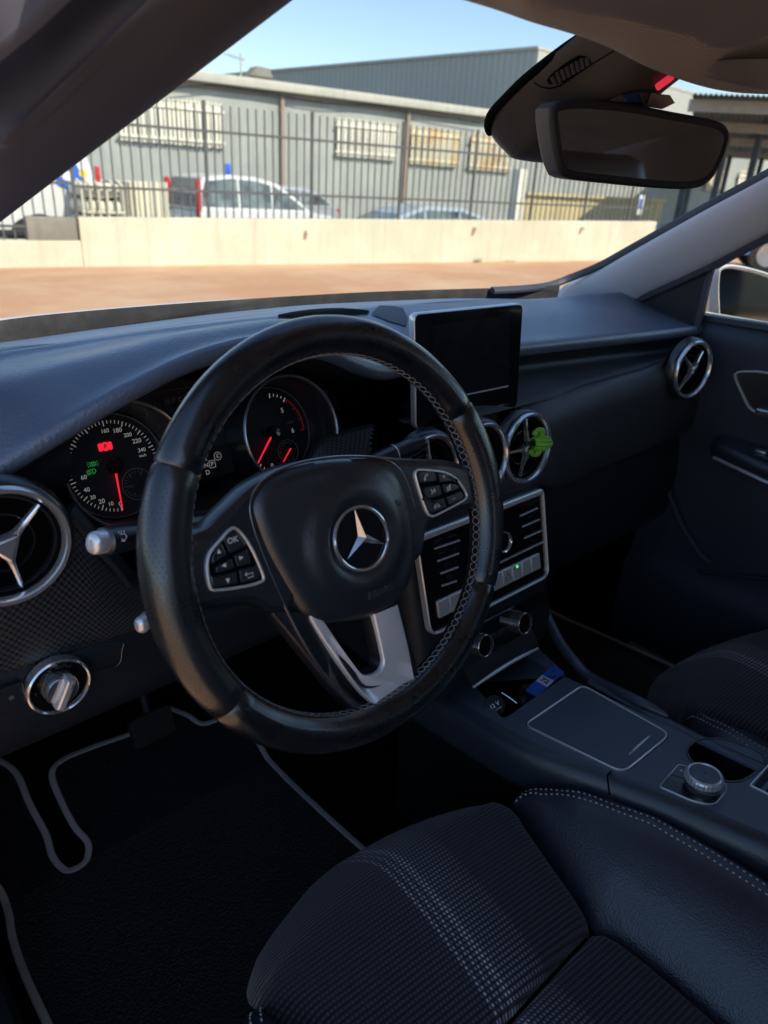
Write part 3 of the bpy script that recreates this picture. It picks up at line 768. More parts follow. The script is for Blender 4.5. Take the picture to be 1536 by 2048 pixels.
# emblem
ring = [wh(722+53*math.cos(2*math.pi*k/64+.2), 1077+63.5*math.sin(2*math.pi*k/64+.2), .0128) for k in range(64)]
EZ = .0128
g = G(SW); g.tube([(x, y, EZ) for x, y in ring], .0017, 8, True)
tips = [wh(708.5, 1017.5, .0128), wh(771, 1088.5, .0128), wh(694.6, 1119, .0128)]
ctr = Vector((sum(p[0] for p in tips)/3, sum(p[1] for p in tips)/3))
vs = [(ctr.x, ctr.y, .0180)]; 
for i in range(3):
    a = Vector(tips[i]); vs.append((a.x, a.y, .0130))
    b = Vector(tips[(i+1) % 3]); m = (a+b)/2-ctr; vs.append((*(ctr+m.normalized()*.0046), .0120))
fs = []
for i in range(3):
    a, v1, v0 = 1+2*i, 2+2*i, 2+2*((i-1) % 3); fs += [(0, a, v1), (0, v0, a)]
fs = [f_ if (Vector(vs[f_[1]])-Vector(vs[f_[0]])).cross(Vector(vs[f_[2]])-Vector(vs[f_[0]])).z > 0 else f_[::-1] for f_ in fs]
g.add(vs, fs); em = g.build('emblem', M_chrome, bag, 10)
g = G(SW); g.prism([tuple(EC+(Vector(p)-EC)*.97) for p in ring], .002, .0108); g.build('emblem_disc', M_piano, bag)
# moulded marks on the cover
def wframe(px, py, dz, qx, qy):
    """frame on the wheel face at a photo point whose x runs towards a second photo point"""
    o = Vector(wh(px, py, dz)); q = Vector(wh(qx, qy, dz)); x = (q-o).normalized(); y = Vector((-x.y, x.x))
    return frame((o.x, o.y, dz), (x.x, x.y, 0), (y.x, y.y, 0), (0, 0, 1))
M_mould = simple('moulded_mark', (.045, .047, .05), .5)
g = G(SW); g.text('AIRBAG', .0085, wframe(762, 1182, .0130, 786, 1171), ext=.0012); g.build('airbag_lettering', M_mould, bag); g = G(SW)
for (x, y, x2, y2) in ((634, 1066, 650, 1062), (791, 1011, 800, 1009)):
    F = wframe(x, y, .0105, x2, y2); g.prism([(-.007, -.004), (-.003, -.0015), (.006, -.0015), (.006, .0015), (-.003, .0015), (-.007, .004)], 0, .0010, 0, F)
    g.tube([(.006*math.cos(a)*.5+.002, .0028*math.sin(a)+.001, .0010) for a in [math.pi*k/8 for k in range(9)]], .0006, 5, M=F); g.build('horn_mark', M_mould, bag); g = G(SW)
# button clusters
def padset(frame_pts, btns, marks):
    o = spline([whc(*p, .004) for p in frame_pts], 60, True); o = [tuple(p) for p in o]
    if area(o) < 0: o = o[::-1]
    g = G(SW); g.ringframe(o, inset(o, .0022), .000, .0062, b=.0006); ring_ = g.build('button_surround', M_silver, wheel)
    g = G(SW); g.prism(inset(o, .0018), .000, .0040); g.build('button_base', M_void, ring_)
    for b in btns:
        g = G(SW); q = rounded([whc(*p, .006) for p in b], .0022); g.prism(inset(q if area(q) > 0 else q[::-1], .0004), .003, .0068, .0010); g.build('button', M_blackp, ring_)
    g = G(SW)
    for mk in marks:
        F = wframe(400+mk[1]/2.743, 880+mk[2]/2.743, .0070, 400+(mk[1]+30)/2.743, 880+(mk[2]+mk[3])/2.743)
        if mk[0] == 'tri':
            a = R(mk[4]); g.prism([(.0022*math.cos(a+q), .0022*math.sin(a+q)) for q in (0, 2.25, -2.25)], 0, .0001, 0, F)
        elif mk[0] == 'txt': g.text(mk[4], mk[5], F, bold=.00004)
        elif mk[0] == 'line':
            for pl_ in mk[4]: g.tube([(x*.001, y*.001, .0001) for x, y in pl_], .00032, 4, M=F)
    g.build('button_print', M_white, ring_)
padset([(185, 474), (235, 515), (290, 600), (340, 715), (352, 760), (330, 785), (230, 812), (80, 830), (48, 815), (32, 740), (30, 670), (50, 605), (105, 540), (150, 490)],
    [[(122, 540), (150, 506), (185, 490), (212, 510), (262, 582), (160, 628)], [(60, 640), (112, 552), (152, 632), (82, 676), (62, 690)],
     [(84, 690), (172, 640), (196, 706), (92, 736), (80, 720)], [(180, 634), (258, 590), (276, 640), (284, 680), (204, 704)],
     [(52, 738), (90, 744), (200, 716), (214, 790), (80, 812), (62, 800)], [(208, 712), (292, 686), (312, 680), (334, 752), (320, 770), (222, 788)]],
    [('txt', 180, 550, -9, 'OK', .0062), ('tri', 104, 612, -9, 90), ('tri', 224, 646, -9, 0), ('tri', 133, 688, -9, 180), ('tri', 153, 770, -9, -90),
     ('line', 270, 740, -9, [[(-3, 1), (3.2, 1), (3.2, -2), (-1.5, -2)], [(-1.8, 2.6), (-3.4, 1), (-1.8, -.4)]])])
padset([(1190, 158), (1260, 160), (1340, 172), (1400, 205), (1440, 255), (1462, 300), (1450, 330), (1380, 372), (1290, 418), (1262, 422), (1238, 400), (1205, 310), (1178, 220), (1172, 180)],
    [[(1192, 180), (1212, 166), (1288, 172), (1302, 226), (1228, 240), (1206, 236)], [(1298, 172), (1350, 184), (1398, 215), (1412, 228), (1312, 236)],
     [(1222, 256), (1312, 242), (1330, 304), (1252, 328), (1234, 318)], [(1322, 240), (1394, 238), (1418, 250), (1424, 268), (1342, 300)],
     [(1216, 318), (1250, 338), (1336, 314), (1356, 368), (1284, 402), (1252, 400)], [(1346, 310), (1430, 276), (1448, 300), (1440, 326), (1366, 362)]],
    [('line', 1240, 203, -12, [[(-2.6, -2.6), (-2.2, 0), (-.2, 2.2), (2.4, 2.6), (2.6, 1.2), (.8, .8), (-.8, -.6), (-1.2, -2.2), (-2.6, -2.6)]]),
     ('line', 1338, 200, -12, [[(-2, 0), (2, 0)], [(0, -2), (0, 2)]]), ('line', 1276, 282, -12, [[(-2.2, 2.6), (-.4, .4), (-1.6, -2.6)], [(1.2, -1.4), (1.8, .2), (1.2, 1.6)], [(2.8, -2), (3.4, .2), (2.8, 2.2)]]),
     ('line', 1366, 262, -12, [[(-2.4, -1), (-2.4, 1), (-.6, 1), (1.4, 2.6), (1.4, -2.6), (-.6, -1), (-2.4, -1)], [(-3, -3), (3, 3)]]),
     ('line', 1392, 322, -12, [[(-2, 0), (2, 0)]]), ('line', 1300, 362, -12, [[(-3.4, -1.2), (-3, .8), (-1, 2), (1, 2), (3, .8), (3.4, -1.2), (1.8, -1.6), (1.4, 0), (-1.4, 0), (-1.8, -1.6), (-3.4, -1.2)]])])
# ================================================================== DASHBOARD
def checker_mat():
    t = NT('checked_trim'); uv = t.xyz(t.co('UV')); P_ = .0034
    a = t.math('FLOOR', t.math('DIVIDE', uv[0], P_)); b = t.math('FLOOR', t.math('DIVIDE', uv[1], P_))
    ch = t.math('MODULO', t.math('ABSOLUTE', t.math('ADD', a, b)), 2.)
    fa = t.math('FRACT', t.math('DIVIDE', uv[0], P_)); fb = t.math('FRACT', t.math('DIVIDE', uv[1], P_))
    n = t.noise(t.co(), 5, 4, .6)
    t.set(color=t.mix(ch, (.018, .020, .024), t.ramp(n, [(.3, (.048, .051, .058)), (.7, (.062, .064, .072))])),
          rough=t.math('ADD', t.math('MULTIPLY', ch, .14), .36), spec=.5)
    ang = t.math('MULTIPLY', t.math('SUBTRACT', ch, .5), t.math('SUBTRACT', fa, fb))
    t.bump(ang, .3, .0008); return t.m
M_check = checker_mat()
def speaker_mat():
    t = NT('speaker_mesh'); uv = t.xyz(t.co('UV')); fa = t.math('SUBTRACT', t.math('FRACT', t.math('DIVIDE', uv[0], .003)), .5); fb = t.math('SUBTRACT', t.math('FRACT', t.math('DIVIDE', uv[1], .003)), .5)
    d = t.math('ADD', t.math('MULTIPLY', fa, fa), t.math('MULTIPLY', fb, fb)); h = t.math('LESS_THAN', d, .07)
    t.set(color=t.mix(h, (.05, .064, .085), (.018, .022, .03)), rough=.5); return t.m
M_spk = speaker_mat()
dash = thing('dashboard', 'black moulded dashboard with round silver ringed vents and a checked trim band', 'dashboard', T(.36, .40, .70))

EX = [-.48, -.40, -.30, -.217, -.15, -.10, -.03, .05, .12, .18, .24, .32, .45, .60, .75, .90, 1.0, 1.05]
EY = [.33, .36, .395, .415, .434, .444, .460, .475, .487, .494, .498, .500, .482, .452, .426, .415, .402, .395]
def Ey(x): return float(np.interp(x, EX, EY))
DT = {  # x: (P1, P2, lip)
 -.48: ((.28, .975), (.255, .935), (.245, .885)), -.40: ((.30, .985), (.26, .955), (.225, .905)), -.30: ((.325, .995), (.27, .967), (.208, .922)),
 -.217: ((.335, .996), (.275, .989), (.20, .949)), -.15: ((.35, .998), (.275, 1.003), (.20, .977)), -.10: ((.36, .999), (.275, 1.012), (.20, .997)),
 -.03: ((.37, 1.001), (.272, 1.024), (.20, 1.019)), .05: ((.38, 1.001), (.27, 1.030), (.203, 1.026)), .12: ((.385, 1.001), (.27, 1.030), (.20, 1.012)),
 .18: ((.39, 1.0), (.275, 1.018), (.205, .986)), .24: ((.395, .999), (.29, 1.001), (.22, .968)), .32: ((.41, .998), (.33, .992), (.235, .966)),
 .45: ((.40, 1.003), (.31, .996), (.215, .971)), .60: ((.38, 1.001), (.30, .993), (.210, .967)), .75: ((.36, .998), (.29, .989), (.205, .962)),
 .90: ((.345, .991), (.28, .981), (.20, .957)), 1.0: ((.335, .985), (.27, .973), (.195, .955)), 1.05: ((.33, .98), (.265, .968), (.195, .952))}
rows = []; under = []
for x in EX:
    p1, p2, lp = DT[x]; e = Ey(x)-.052
    r_ = [(x, e+.004, .985), (x, e, .999), (x, e-.006, 1.0005), (x, max(p1[0], p2[0]+.03) if p1[0] < e-.02 else e-.03, p1[1]), (x, *p2), (x, lp[0]+.022, lp[1]+(p2[1]-lp[1])*.34), (x, lp[0]+.004, lp[1]+.004), (x, lp[0], lp[1]-.006), (x, lp[0]+.006, lp[1]-.015), (x, lp[0]+.022, lp[1]-.018)]
    rows.append(r_); under.append((x, lp))
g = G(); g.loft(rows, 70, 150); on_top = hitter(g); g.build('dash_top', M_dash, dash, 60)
# defroster ledge, gap and divider along the foot of the windscreen
rows = [[(x, Ey(x)-.049, .992), (x, Ey(x)-.047, .9985), (x, Ey(x)-.03, .9995), (x, Ey(x)-.006, .9985), (x, Ey(x)-.001, .996), (x, Ey(x)+.001, .985), (x, Ey(x)+.002, .95)] for x in EX]
rows = [[(x, y, z-max(0, x-.62)*.045) for x, y, z in r_] for r_ in rows]
g = G(); g.loft(rows, 24, 120); g.build('defroster_ledge', M_dash, dash, 60)
rows = [[(x, Ey(x)+.0, .962), (x, Ey(x)+.05, .972)] for x in EX]
g = G(); g.loft(rows, 3, 60, lin_u=True); g.build('defroster_slot', M_void, dash)
for px, py in ((148, 654), (742, 595)):
    p = at(px, py, 'z', 1.0); g = G(); g.bar((p.x-.004, p.y-.004, .976), (p.x+.010, p.y+.034, .982), .004, .010); g.build('slot_divider', M_lower, dash)
# spindle shaped sensor recess and speaker grille on top, in front of the screen
up_, lo_, n = [], [], 24
for k in range(n+1):
    f_ = k/n; px = 556+182*f_; hh = 8.0*math.sin(math.pi*min(1, f_*.90+.05))**.6; yc = 634-9*math.sin(f_*1.9)
    up_.append(on_top(px, yc-hh, .0015)); lo_.append(on_top(px, yc+hh, .0015))
ok = [i for i in range(n+1) if up_[i] is not None and lo_[i] is not None]
g = G(); g.grid([[up_[i] for i in ok], [(up_[i]+lo_[i])/2+Vector((0, 0, .0008)) for i in ok], [lo_[i] for i in ok]]); g.build('sensor_recess', M_void, dash)
rows = [[on_top(x, y, .0015) for x, y in r_] for r_ in (((742, 630), (778, 644), (812, 654)), ((750, 621), (784, 629), (816, 638)), ((760, 612), (788, 614), (806, 618)))]
if all(q is not None for r_ in rows for q in r_):
    g = G(); g.loft([[tuple(q) for q in r_] for r_ in rows], 12, 12, lin_u=True, smooth_v=False); g.build('speaker_grille', M_spk, dash)
# binnacle: the dark hollow under the brow
rows = []
for x, lp in under:
    if x > .33: break
    zb = lp[1]-.03; rows.append([(x, lp[0]+.008, lp[1]-.016), (x, lp[0]+.04, lp[1]-.022), (x, lp[0]+.09, zb-.006), (x, lp[0]+.14, zb-.02)])
g = G(); g.loft(rows, 12, 70); g.build('binnacle', M_blackm, dash, 60)
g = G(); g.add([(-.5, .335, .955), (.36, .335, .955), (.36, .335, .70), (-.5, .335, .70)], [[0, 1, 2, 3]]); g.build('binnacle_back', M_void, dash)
rows = [[(x, lp[0]+.010, lp[1]-.016), (x, lp[0]+.030, lp[1]-.030), (x, lp[0]+.034, lp[1]-.06), (x, .222, min(.905, lp[1]-.02)) if x < -.2 else (x, .27, .88)] for x, lp in under if x < -.12]
g = G(); g.loft(rows, 12, 30); g.build('brow_underside', M_blackm, dash, 60)
rows = [[(x, lp[0]+.012, lp[1]-.016), (x, lp[0]+.018, lp[1]-.022), (x, lp[0]+.020, lp[1]-.040), (x, .197, .905), (x, .186, .892)] for x, lp in under if x > .30]
g = G(); g.loft(rows, 16, 60); g.build('passenger_brow', M_lower, dash, 60)

VL = at(9, 1092, 'y', .172); VC1 = at(1052, 896, 'y', .155); VC0 = at(962, 920, 'y', .155); VR = at(1383, 739, 'y', .150)
def cut_round(g, cs, r_):
    keep = []
    for i, f_ in enumerate(g.f):
        c = sum((Vector(g.v[k]) for k in f_), Vector())/len(f_)
        if all(math.hypot(c.x-q.x, c.z-q.z) > r_ for q in cs): keep.append(i)
    g.f = [g.f[i] for i in keep]; g.uv = [g.uv[i] for i in keep]; g.mi = [g.mi[i] for i in keep]
# checked trim band
FT = {-.48: ((.245, .91), (.21, .84), (.21, .755)), -.35: ((.228, .905), (.19, .84), (.203, .754)), -.25: ((.218, .903), (.178, .842), (.198, .752)), -.175: ((.206, .892), (.186, .832), (.198, .747)),
 -.145: ((.206, .852), (.193, .81), (.198, .746)), -.115: ((.212, .806), (.202, .78), (.200, .744)), -.06: ((.225, .765), (.215, .75), (.21, .735)), .06: ((.24, .765), (.23, .74), (.22, .71)), .11: ((.245, .81), (.225, .77), (.21, .72)),
 .15: ((.245, .872), (.215, .815), (.19, .76)), .20: ((.238, .886), (.203, .835), (.17, .785)), .31: ((.225, .888), (.176, .84), (.150, .785)), .42: ((.203, .888), (.166, .84), (.146, .783)), .50: ((.190, .889), (.165, .84), (.15, .775)),
 .573: ((.185, .892), (.165, .838), (.160, .751)), .67: ((.180, .897), (.164, .843), (.166, .750)), .80: ((.178, .901), (.162, .848), (.166, .752)), .91: ((.180, .905), (.165, .85), (.166, .755)), 1.05: ((.187, .905), (.172, .85), (.172, .757))}
rows = [[(x, a[0]+.010, a[1]+.004), (x, *a), (x, (a[0]+b[0])/2-.004, (a[1]+b[1])/2), (x, *b), (x, (b[0]+c[0])/2-.003, (b[1]+c[1])/2), (x, *c), (x, c[0]+.014, c[1]-.008)] for x, (a, b, c) in FT.items()]
g = G(); g.loft(rows, 60, 240); cut_round(g, (VL, VC0, VC1, VC0*2-VC1, VR), .049); g.build('trim_band', M_check, dash, 60)
g = G(); g.tube([at(x, y, 'y', v) for x, y, v in ((138, 1018, .205), (165, 1048, .204), (200, 1092, .2), (235, 1128, .2), (262, 1165, .2))], .0075, 8, sx=1.2, sy=.7); g.build('trim_strip', M_lower, dash)
# knee panel with light switch
rows = [[(x, .212, z0+.012), (x, .198, z0), (x, .196, z0-.03), (x, .20, .665), (x, .235, .635), (x, .30, .63)] for x, z0 in ((-.48, .752), (-.35, .75), (-.25, .748), (-.16, .744), (-.08, .735), (0, .72), (.1, .71), (.2, .70))]
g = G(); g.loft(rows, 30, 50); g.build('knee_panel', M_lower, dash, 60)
HC = at(117, 1370, 'y', .188); HS = facing(HC, (0, -1, .02))
hs = G(HS); hs.lathe([(.0265, .0), (.0268, .004), (.0282, .0055), (.0297, .004), (.030, -.006)], 48); hsr = hs.build('headlight_switch', M_chrome, dash)
g = G(HS); g.lathe([(.001, .001), (.0267, .002)], 40); g.build('face', M_piano, hsr)
g = G(HS); g.lathe([(.0165, .001), (.016, .010), (.014, .0125), (.001, .013)], 32); g.build('knob', M_darkchrome, hsr)
g = G(HS); g.prism(rounded([(-.0165, -.0048), (.0165, -.0048), (.0165, .0048), (-.0165, .0048)], .003), .008, .0215, .003, RZ(R(62))); g.build('grip', M_silver, hsr)
g = G(HS)
for a, tx in ((78, 'AUTO'), (58, '=D'), (108, 'P'), (150, '0'), (178, 'P')): g.text(tx, .0040, T(.0212*math.cos(R(a)), .0212*math.sin(R(a)), .0027))
g.prism([(-.001, -.0004), (.003, -.0004), (.003, .0004), (-.001, .0004)], .0214, .0218, 0, RZ(R(62)) @ T(.008, -.002, 0)); g.build('print', M_dimprint, hsr)
p = at(14, 1396, 'y', .192); g = G(facing(p, (0, -1, 0))); g.prism(rrect(.030, .026, .003), -.002, .0025, .0008); fb_ = g.build('fog_light_button', M_blackp, dash)
g = G(facing(p, (0, -1, 0))); g.text('0ǂ', .006, T(.003, 0, .0027)); g.build('print', M_grey, fb_)
pts = [at(x, y, 'y', .192) for x, y in ((120, 1300), (180, 1290), (243, 1283), (244, 1300), (236, 1330), (190, 1345))]
g = G(); g.tube([tuple(p) for p in spline(pts, 30)], .0008, 5); g.build('panel_seam', M_grey if False else M_blackp, dash)
# glove box and the flank under the band
rows = [[(x, .176, .757), (x, .185, .748), (x, .19, .74), (x, .182, .70), (x, .176, .62), (x, .19, .55), (x, .26, .52), (x, .36, .51)] for x in (.515, .56, .7, .9, 1.04)]
g = G(); g.loft(rows, 40, 20); g.build('glove_box', M_lower, dash, 60)

# round vents
def air_vent(F, spin, arms=(0, 120, 240), hub=.011, tilt=0):
    g = G(F); g.lathe([(.0575, -.014), (.0560, -.002), (.0535, .001), (.0520, .002)], 56); vent = g.build('air_vent', M_blackp, dash)
    g = G(F); g.lathe([(.0522, -.001), (.0525, .0045), (.0505, .0075), (.0475, .0072), (.0455, .004), (.0450, -.002)], 64); g.build('vent_ring', M_ring, vent)
    g = G(F); g.lathe([(.0452, .000), (.0435, .0005), (.0428, -.006), (.0428, -.03), (.001, -.034)], 48); g.build('vent_throat', M_void, vent)
    g = G(F); g.lathe([(.0250, -.010), (.0256, -.006), (.0246, -.006), (.0242, -.010)], 40); g.lathe([(.0425, -.008), (.0425, -.003), (.0405, -.003), (.0400, -.008)], 48); g.build('inner_ring', M_blackp, vent)
    FS = F @ RZ(R(spin)) @ RX(R(tilt))
    for a in arms:
        g = G(FS @ RZ(R(a))); sec = []
        for x, w_, z, h in ((.004, .0050, .0055, .007), (.010, .0046, .006, .007), (.016, .0030, .004, .007), (.026, .0022, .0015, .006), (.0425, .0020, -.001, .006)):
            sec.append([(x, -w_, z-h), (x, -w_*.8, z-.001), (x, 0, z), (x, w_*.8, z-.001), (x, w_, z-h)])
        g.sections(sec); g.build('vent_arm', M_ring, vent, 30)
    g = G(FS); g.prism(rounded([(hub*1.15*math.cos(R(a)), hub*1.15*math.sin(R(a))) for a in arms], .006), -.004, .0085, .003); g.build('vent_hub', M_ring, vent)
    return vent
VC2 = VC0+(VC0-VC1)
air_vent(facing(VL, (-.02, -1, .06)), 0, (40, 160, 280), .015)
air_vent(facing(VC1, (-.03, -1, .12)), 0, (88, 182, 262), .009)
air_vent(facing(VC0, (-.03, -1, .12)), 0, (90, 210, 330), .009)
air_vent(facing(VC2, (-.03, -1, .12)), 0, (90, 210, 330), .009)
air_vent(facing(VR, (-.17, -1, .05)), 0, (48, 135, 238), .009)

# instrument cluster
CO = Vector((.02, .300, .888)); CFm = frame(CO, WX, WY, WZ)
def cl(px, py, dz=.0015):
    p = on(px, py, CO+WZ*dz, WZ)-CO; return (p.dot(WX), p.dot(WY), dz)
g = G(CFm); g.prism(rounded([(-.21, -.085), (.21, -.085), (.215, .02), (.16, .09), (.0, .125), (-.16, .09), (-.215, .02)], .04), -.006, -.001, .002); clu = g.build('instrument_cluster', M_piano, dash)
HL = Vector(cl(229, 932)); HR_ = Vector(cl(545, 865))
def dialset(H):
    F = CFm @ T(H.x, H.y, 0)
    g = G(F); g.lathe([(.056, -.001), (.058, .004), (.0605, .022), (.0625, .040), (.0635, .0475), (.0655, .0495), (.0675, .048), (.066, .030), (.0645, .0)], 72); g.build('dial_tube', M_blackp, clu)
    g = G(F); g.lathe([(.0634, .0472), (.0640, .0496), (.0655, .0508), (.0668, .0496)], 72); g.build('dial_rim', M_lip, clu)
    g = G(F); g.lathe([(.0565, .0003), (.0560, .0030), (.0548, .0030), (.0545, .0003)], 72); g.build('dial_inner_rim', M_lip, clu)
    g = G(F); g.lathe([(.0545, .0004), (.001, .0004)], 60); g.build('dial_face', M_blackm, clu)
    return F
FL, FR = dialset(HL), dialset(HR_)
def ang(H, px, py): c = cl(px, py); return math.degrees(math.atan2(c[1]-H.y, c[0]-H.x))
def ticks(g, F, r0, r1, a0, a1, n, big, w_=.00045):
    for k in range(n+1):
        a = R(a0+(a1-a0)*k/n); rr = r0-(.0022 if k % big == 0 else 0); ww = w_*(1.5 if k % big == 0 else 1)
        g.prism([(rr, -ww), (r1, -ww), (r1, ww), (rr, ww)], .0006, .0009, 0, F @ RZ(a))
g = G(); a0 = ang(HL, 243, 1014); a2 = ang(HL, 236, 845)
if a2 > a0: a2 -= 360
ticks(g, FL, .0455, .0490, a0, a0-300, 60, 5, .0003)
for tx, px, py, sz in (('0', 241, 1008, .0068), ('10', 222, 1008, .006), ('20', 204, 1003, .0068), ('30', 186, 995, .006), ('40', 174, 980, .0064), ('160', 210, 862, .006), ('180', 235, 861, .0068), ('200', 256, 870, .006), ('220', 274, 882, .0068), ('240', 284, 900, .006), ('km/h', 286, 911, .004), ('60', 168, 955, .0064)):
    c = cl(px, py); g.text(tx, sz, CFm @ T(c[0], c[1], .001), bold=.00006)
g.build('speed_markings', M_litwhite, clu)
g = G()
for px, py, tx, s_ in ((266, 972, '1/2', .0042),):
    c = cl(px-4, py+1); g.text(tx, s_, CFm @ T(c[0], c[1], .0012))
sub = Vector(cl(276, 968)); FS_ = CFm @ T(sub.x, sub.y, .0004); ticks(g, FS_, .0125, .0150, 60, 300, 16, 4, .0003)
g.lathe([(.0168, .0004), (.0170, .0012), (.0174, .0012), (.0176, .0004)], 40, FS_); g.build('fuel_markings', M_grey, clu)
g = G(); ticks(g, FR, .0450, .0485, ang(HR_, 556, 945), ang(HR_, 556, 945)-62, 8, 4); g.build('rev_ticks', M_litwhite, clu); g = G(); ticks(g, FR, .0450, .0485, ang(HR_, 540, 795), ang(HR_, 566, 808), 4, 4); g.build('rev_ticks', M_litwhite, clu)
g = G()
for tx, px, py, sz in (('0', 545, 932, .0085), ('1', 505, 923, .0085), ('5', 565, 821, .0085), ('6', 586, 861, .0085)):
    c = cl(px, py); g.text(tx, sz, CFm @ T(c[0], c[1], .001), bold=.00006)
g.build('rev_markings', M_litwhite, clu)
g = G(); c = cl(580, 845); g.text('x1000', .0048, CFm @ T(c[0], c[1], .001)); sub2 = Vector(cl(577, 903)); F2 = CFm @ T(sub2.x, sub2.y, .0004)
ticks(g, F2, .0110, .0132, 60, 300, 16, 4, .0003); g.lathe([(.0146, .0004), (.0148, .0012), (.0152, .0012), (.0154, .0004)], 40, F2)
for tx, px, py in (('120', 571, 886), ('80', 561, 906), ('40', 578, 919), ('°C', 590, 897)): c = cl(px, py); g.text(tx, .0036, CFm @ T(c[0], c[1], .0010))
g.build('temperature_markings', M_grey, clu)
g = G(); aa = ang(HR_, 569, 812); bb = ang(HR_, 597, 860)
if bb > aa: bb -= 360
g.tube([(FR @ Vector((.0478*math.cos(R(aa+(bb-aa)*k/20)), .0478*math.sin(R(aa+(bb-aa)*k/20)), .001))) for k in range(21)], .0005, 5); ticks(g, FR, .0455, .0480, aa, bb, 9, 3); g.build('red_line', M_dimred, clu)
def needle(H, p0, p1, z, w0, w1):
    a, b = Vector(cl(*p0, z)[:2]), Vector(cl(*p1, z)[:2]); t = (b-a).normalized(); nn = Vector((-t.y, t.x))
    g = G(CFm); g.sections([[(*(a+nn*w0), z-.001), (*(a-nn*w0), z-.001), (*(a-nn*w0*.4), z+.001), (*(a+nn*w0*.4), z+.001)], [(*(b+nn*w1), z-.001), (*(b-nn*w1), z-.001), (*(b-nn*w1*.4), z+.0004), (*(b+nn*w1*.4), z+.0004)]])
    g.build('needle', M_litred, clu)
needle(HL, (228, 922), (246, 1020), .006, .0014, .0006); needle(HR_, (549, 862), (510, 939), .006, .0014, .0006); needle(HR_, (582, 897), (567, 924), .004, .0008, .0004)
for H in (HL, HR_): g = G(CFm @ T(H.x, H.y, 0)); g.lathe([(.0085, .001), (.0082, .007), (.007, .0085), (.001, .009)], 28); g.build('needle_cap', M_piano, clu)
# warning lamps and the little displays
def icon(px, py): c = cl(px, py, .002); return CFm @ T(c[0], c[1], .0012)
F = icon(211, 893); g = G(); g.ringframe(circ(.0048, 24), circ(.0034, 24), 0, .0003, F)
for s_ in (-1, 1): g.prism(rounded([(s_*.0040, -.0048), (s_*.0075, -.0036), (s_*.0075, .0036), (s_*.0040, .0048)], .0008), 0, .0003, 0, F)
g.prism(circ(.0036, 20), -.0003, .0001, 0, F); wl = g.build('brake_lamp', M_litred, clu)
g = G(); g.text('P', .006, F @ T(0, 0, .0006), bold=.0001); g.build('print', M_void, wl)
g = G()
F = icon(186, 928)
for s_ in (-1, 1):
    g.tube([F @ Vector((s_*(.0008+.0022*math.cos(a)), .0022*math.sin(a), 0)) for a in [math.pi*k/10-math.pi/2 for k in range(11)]]+[F @ Vector((s_*.0008, -.0022, 0))], .0003, 4)
    for a in (-25, 0, 25): g.bar(F @ Vector((s_*.0042*math.cos(R(a)), .0042*math.sin(R(a)), 0)), F @ Vector((s_*.0060*math.cos(R(a)), .0060*math.sin(R(a)), 0)), .0005, .0003)
F = icon(184, 943)
g.tube([F @ Vector((.0008+.0035*math.cos(a), .0026*math.sin(a), 0)) for a in [math.pi*k/10-math.pi/2 for k in range(11)]]+[F @ Vector((.0008, -.0026, 0))], .0003, 4)
for q in (-.0022, -.0008, .0008, .0022): g.bar(F @ Vector((-.0055, q-.0008, 0)), F @ Vector((-.0005, q, 0)), .0005, .0003)
g.build('light_lamps', M_litgreen, clu)
F = icon(393, 948); g = G(); g.text('A', .0055, F, bold=.0002); g.tube([F @ Vector((.0042*math.cos(R(a)), .0036*math.sin(R(a)), 0)) for a in range(20, 340, 20)], .0004, 4); g.build('stop_start_lamp', M_litamber, clu)
c = cl(425, 925, .003); FD = CFm @ T(c[0], c[1], .0002); g = G(FD); g.prism(rrect(.055, .034, .004), 0, .001, .0004); dsp = g.build('gear_display', M_blackm, clu)
g = G()
for tx, px, py, sz in (('R', 411, 918, .0072), ('N', 413, 931, .0072), ('D', 416, 945, .0076), ('P', 425, 928, .0070), ('C', 436, 912, .0062)):
    c = cl(px, py, .002); g.text(tx, sz, CFm @ T(c[0], c[1], .0016), bold=.00012 if tx in 'PC' else .00004)
c = cl(425, 928, .002); g.ringframe(rrect(.0082, .0090, .0008), rrect(.0070, .0078, .0006), .0014, .0017, CFm @ T(c[0], c[1], 0)); c = cl(436, 912, .002); g.lathe([(.0044, .0013), (.0045, .0016), (.0049, .0016), (.0050, .0013)], 24, CFm @ T(c[0], c[1], 0))
g.build('print', M_litwhite, dsp)
g = G(); c = cl(330, 804, .002); g.text('28.0°C', .0078, CFm @ T(c[0]+.010, c[1], .0012)); g.build('outside_temperature', M_grey, clu)
g = G(); pts = [cl(x, y, .001) for x, y in ((272, 802), (300, 790), (340, 780), (380, 775))]; g.tube([CFm @ Vector(p) for p in spline(pts, 20)], .0004, 4); g.build('display_edge', M_lip, clu)
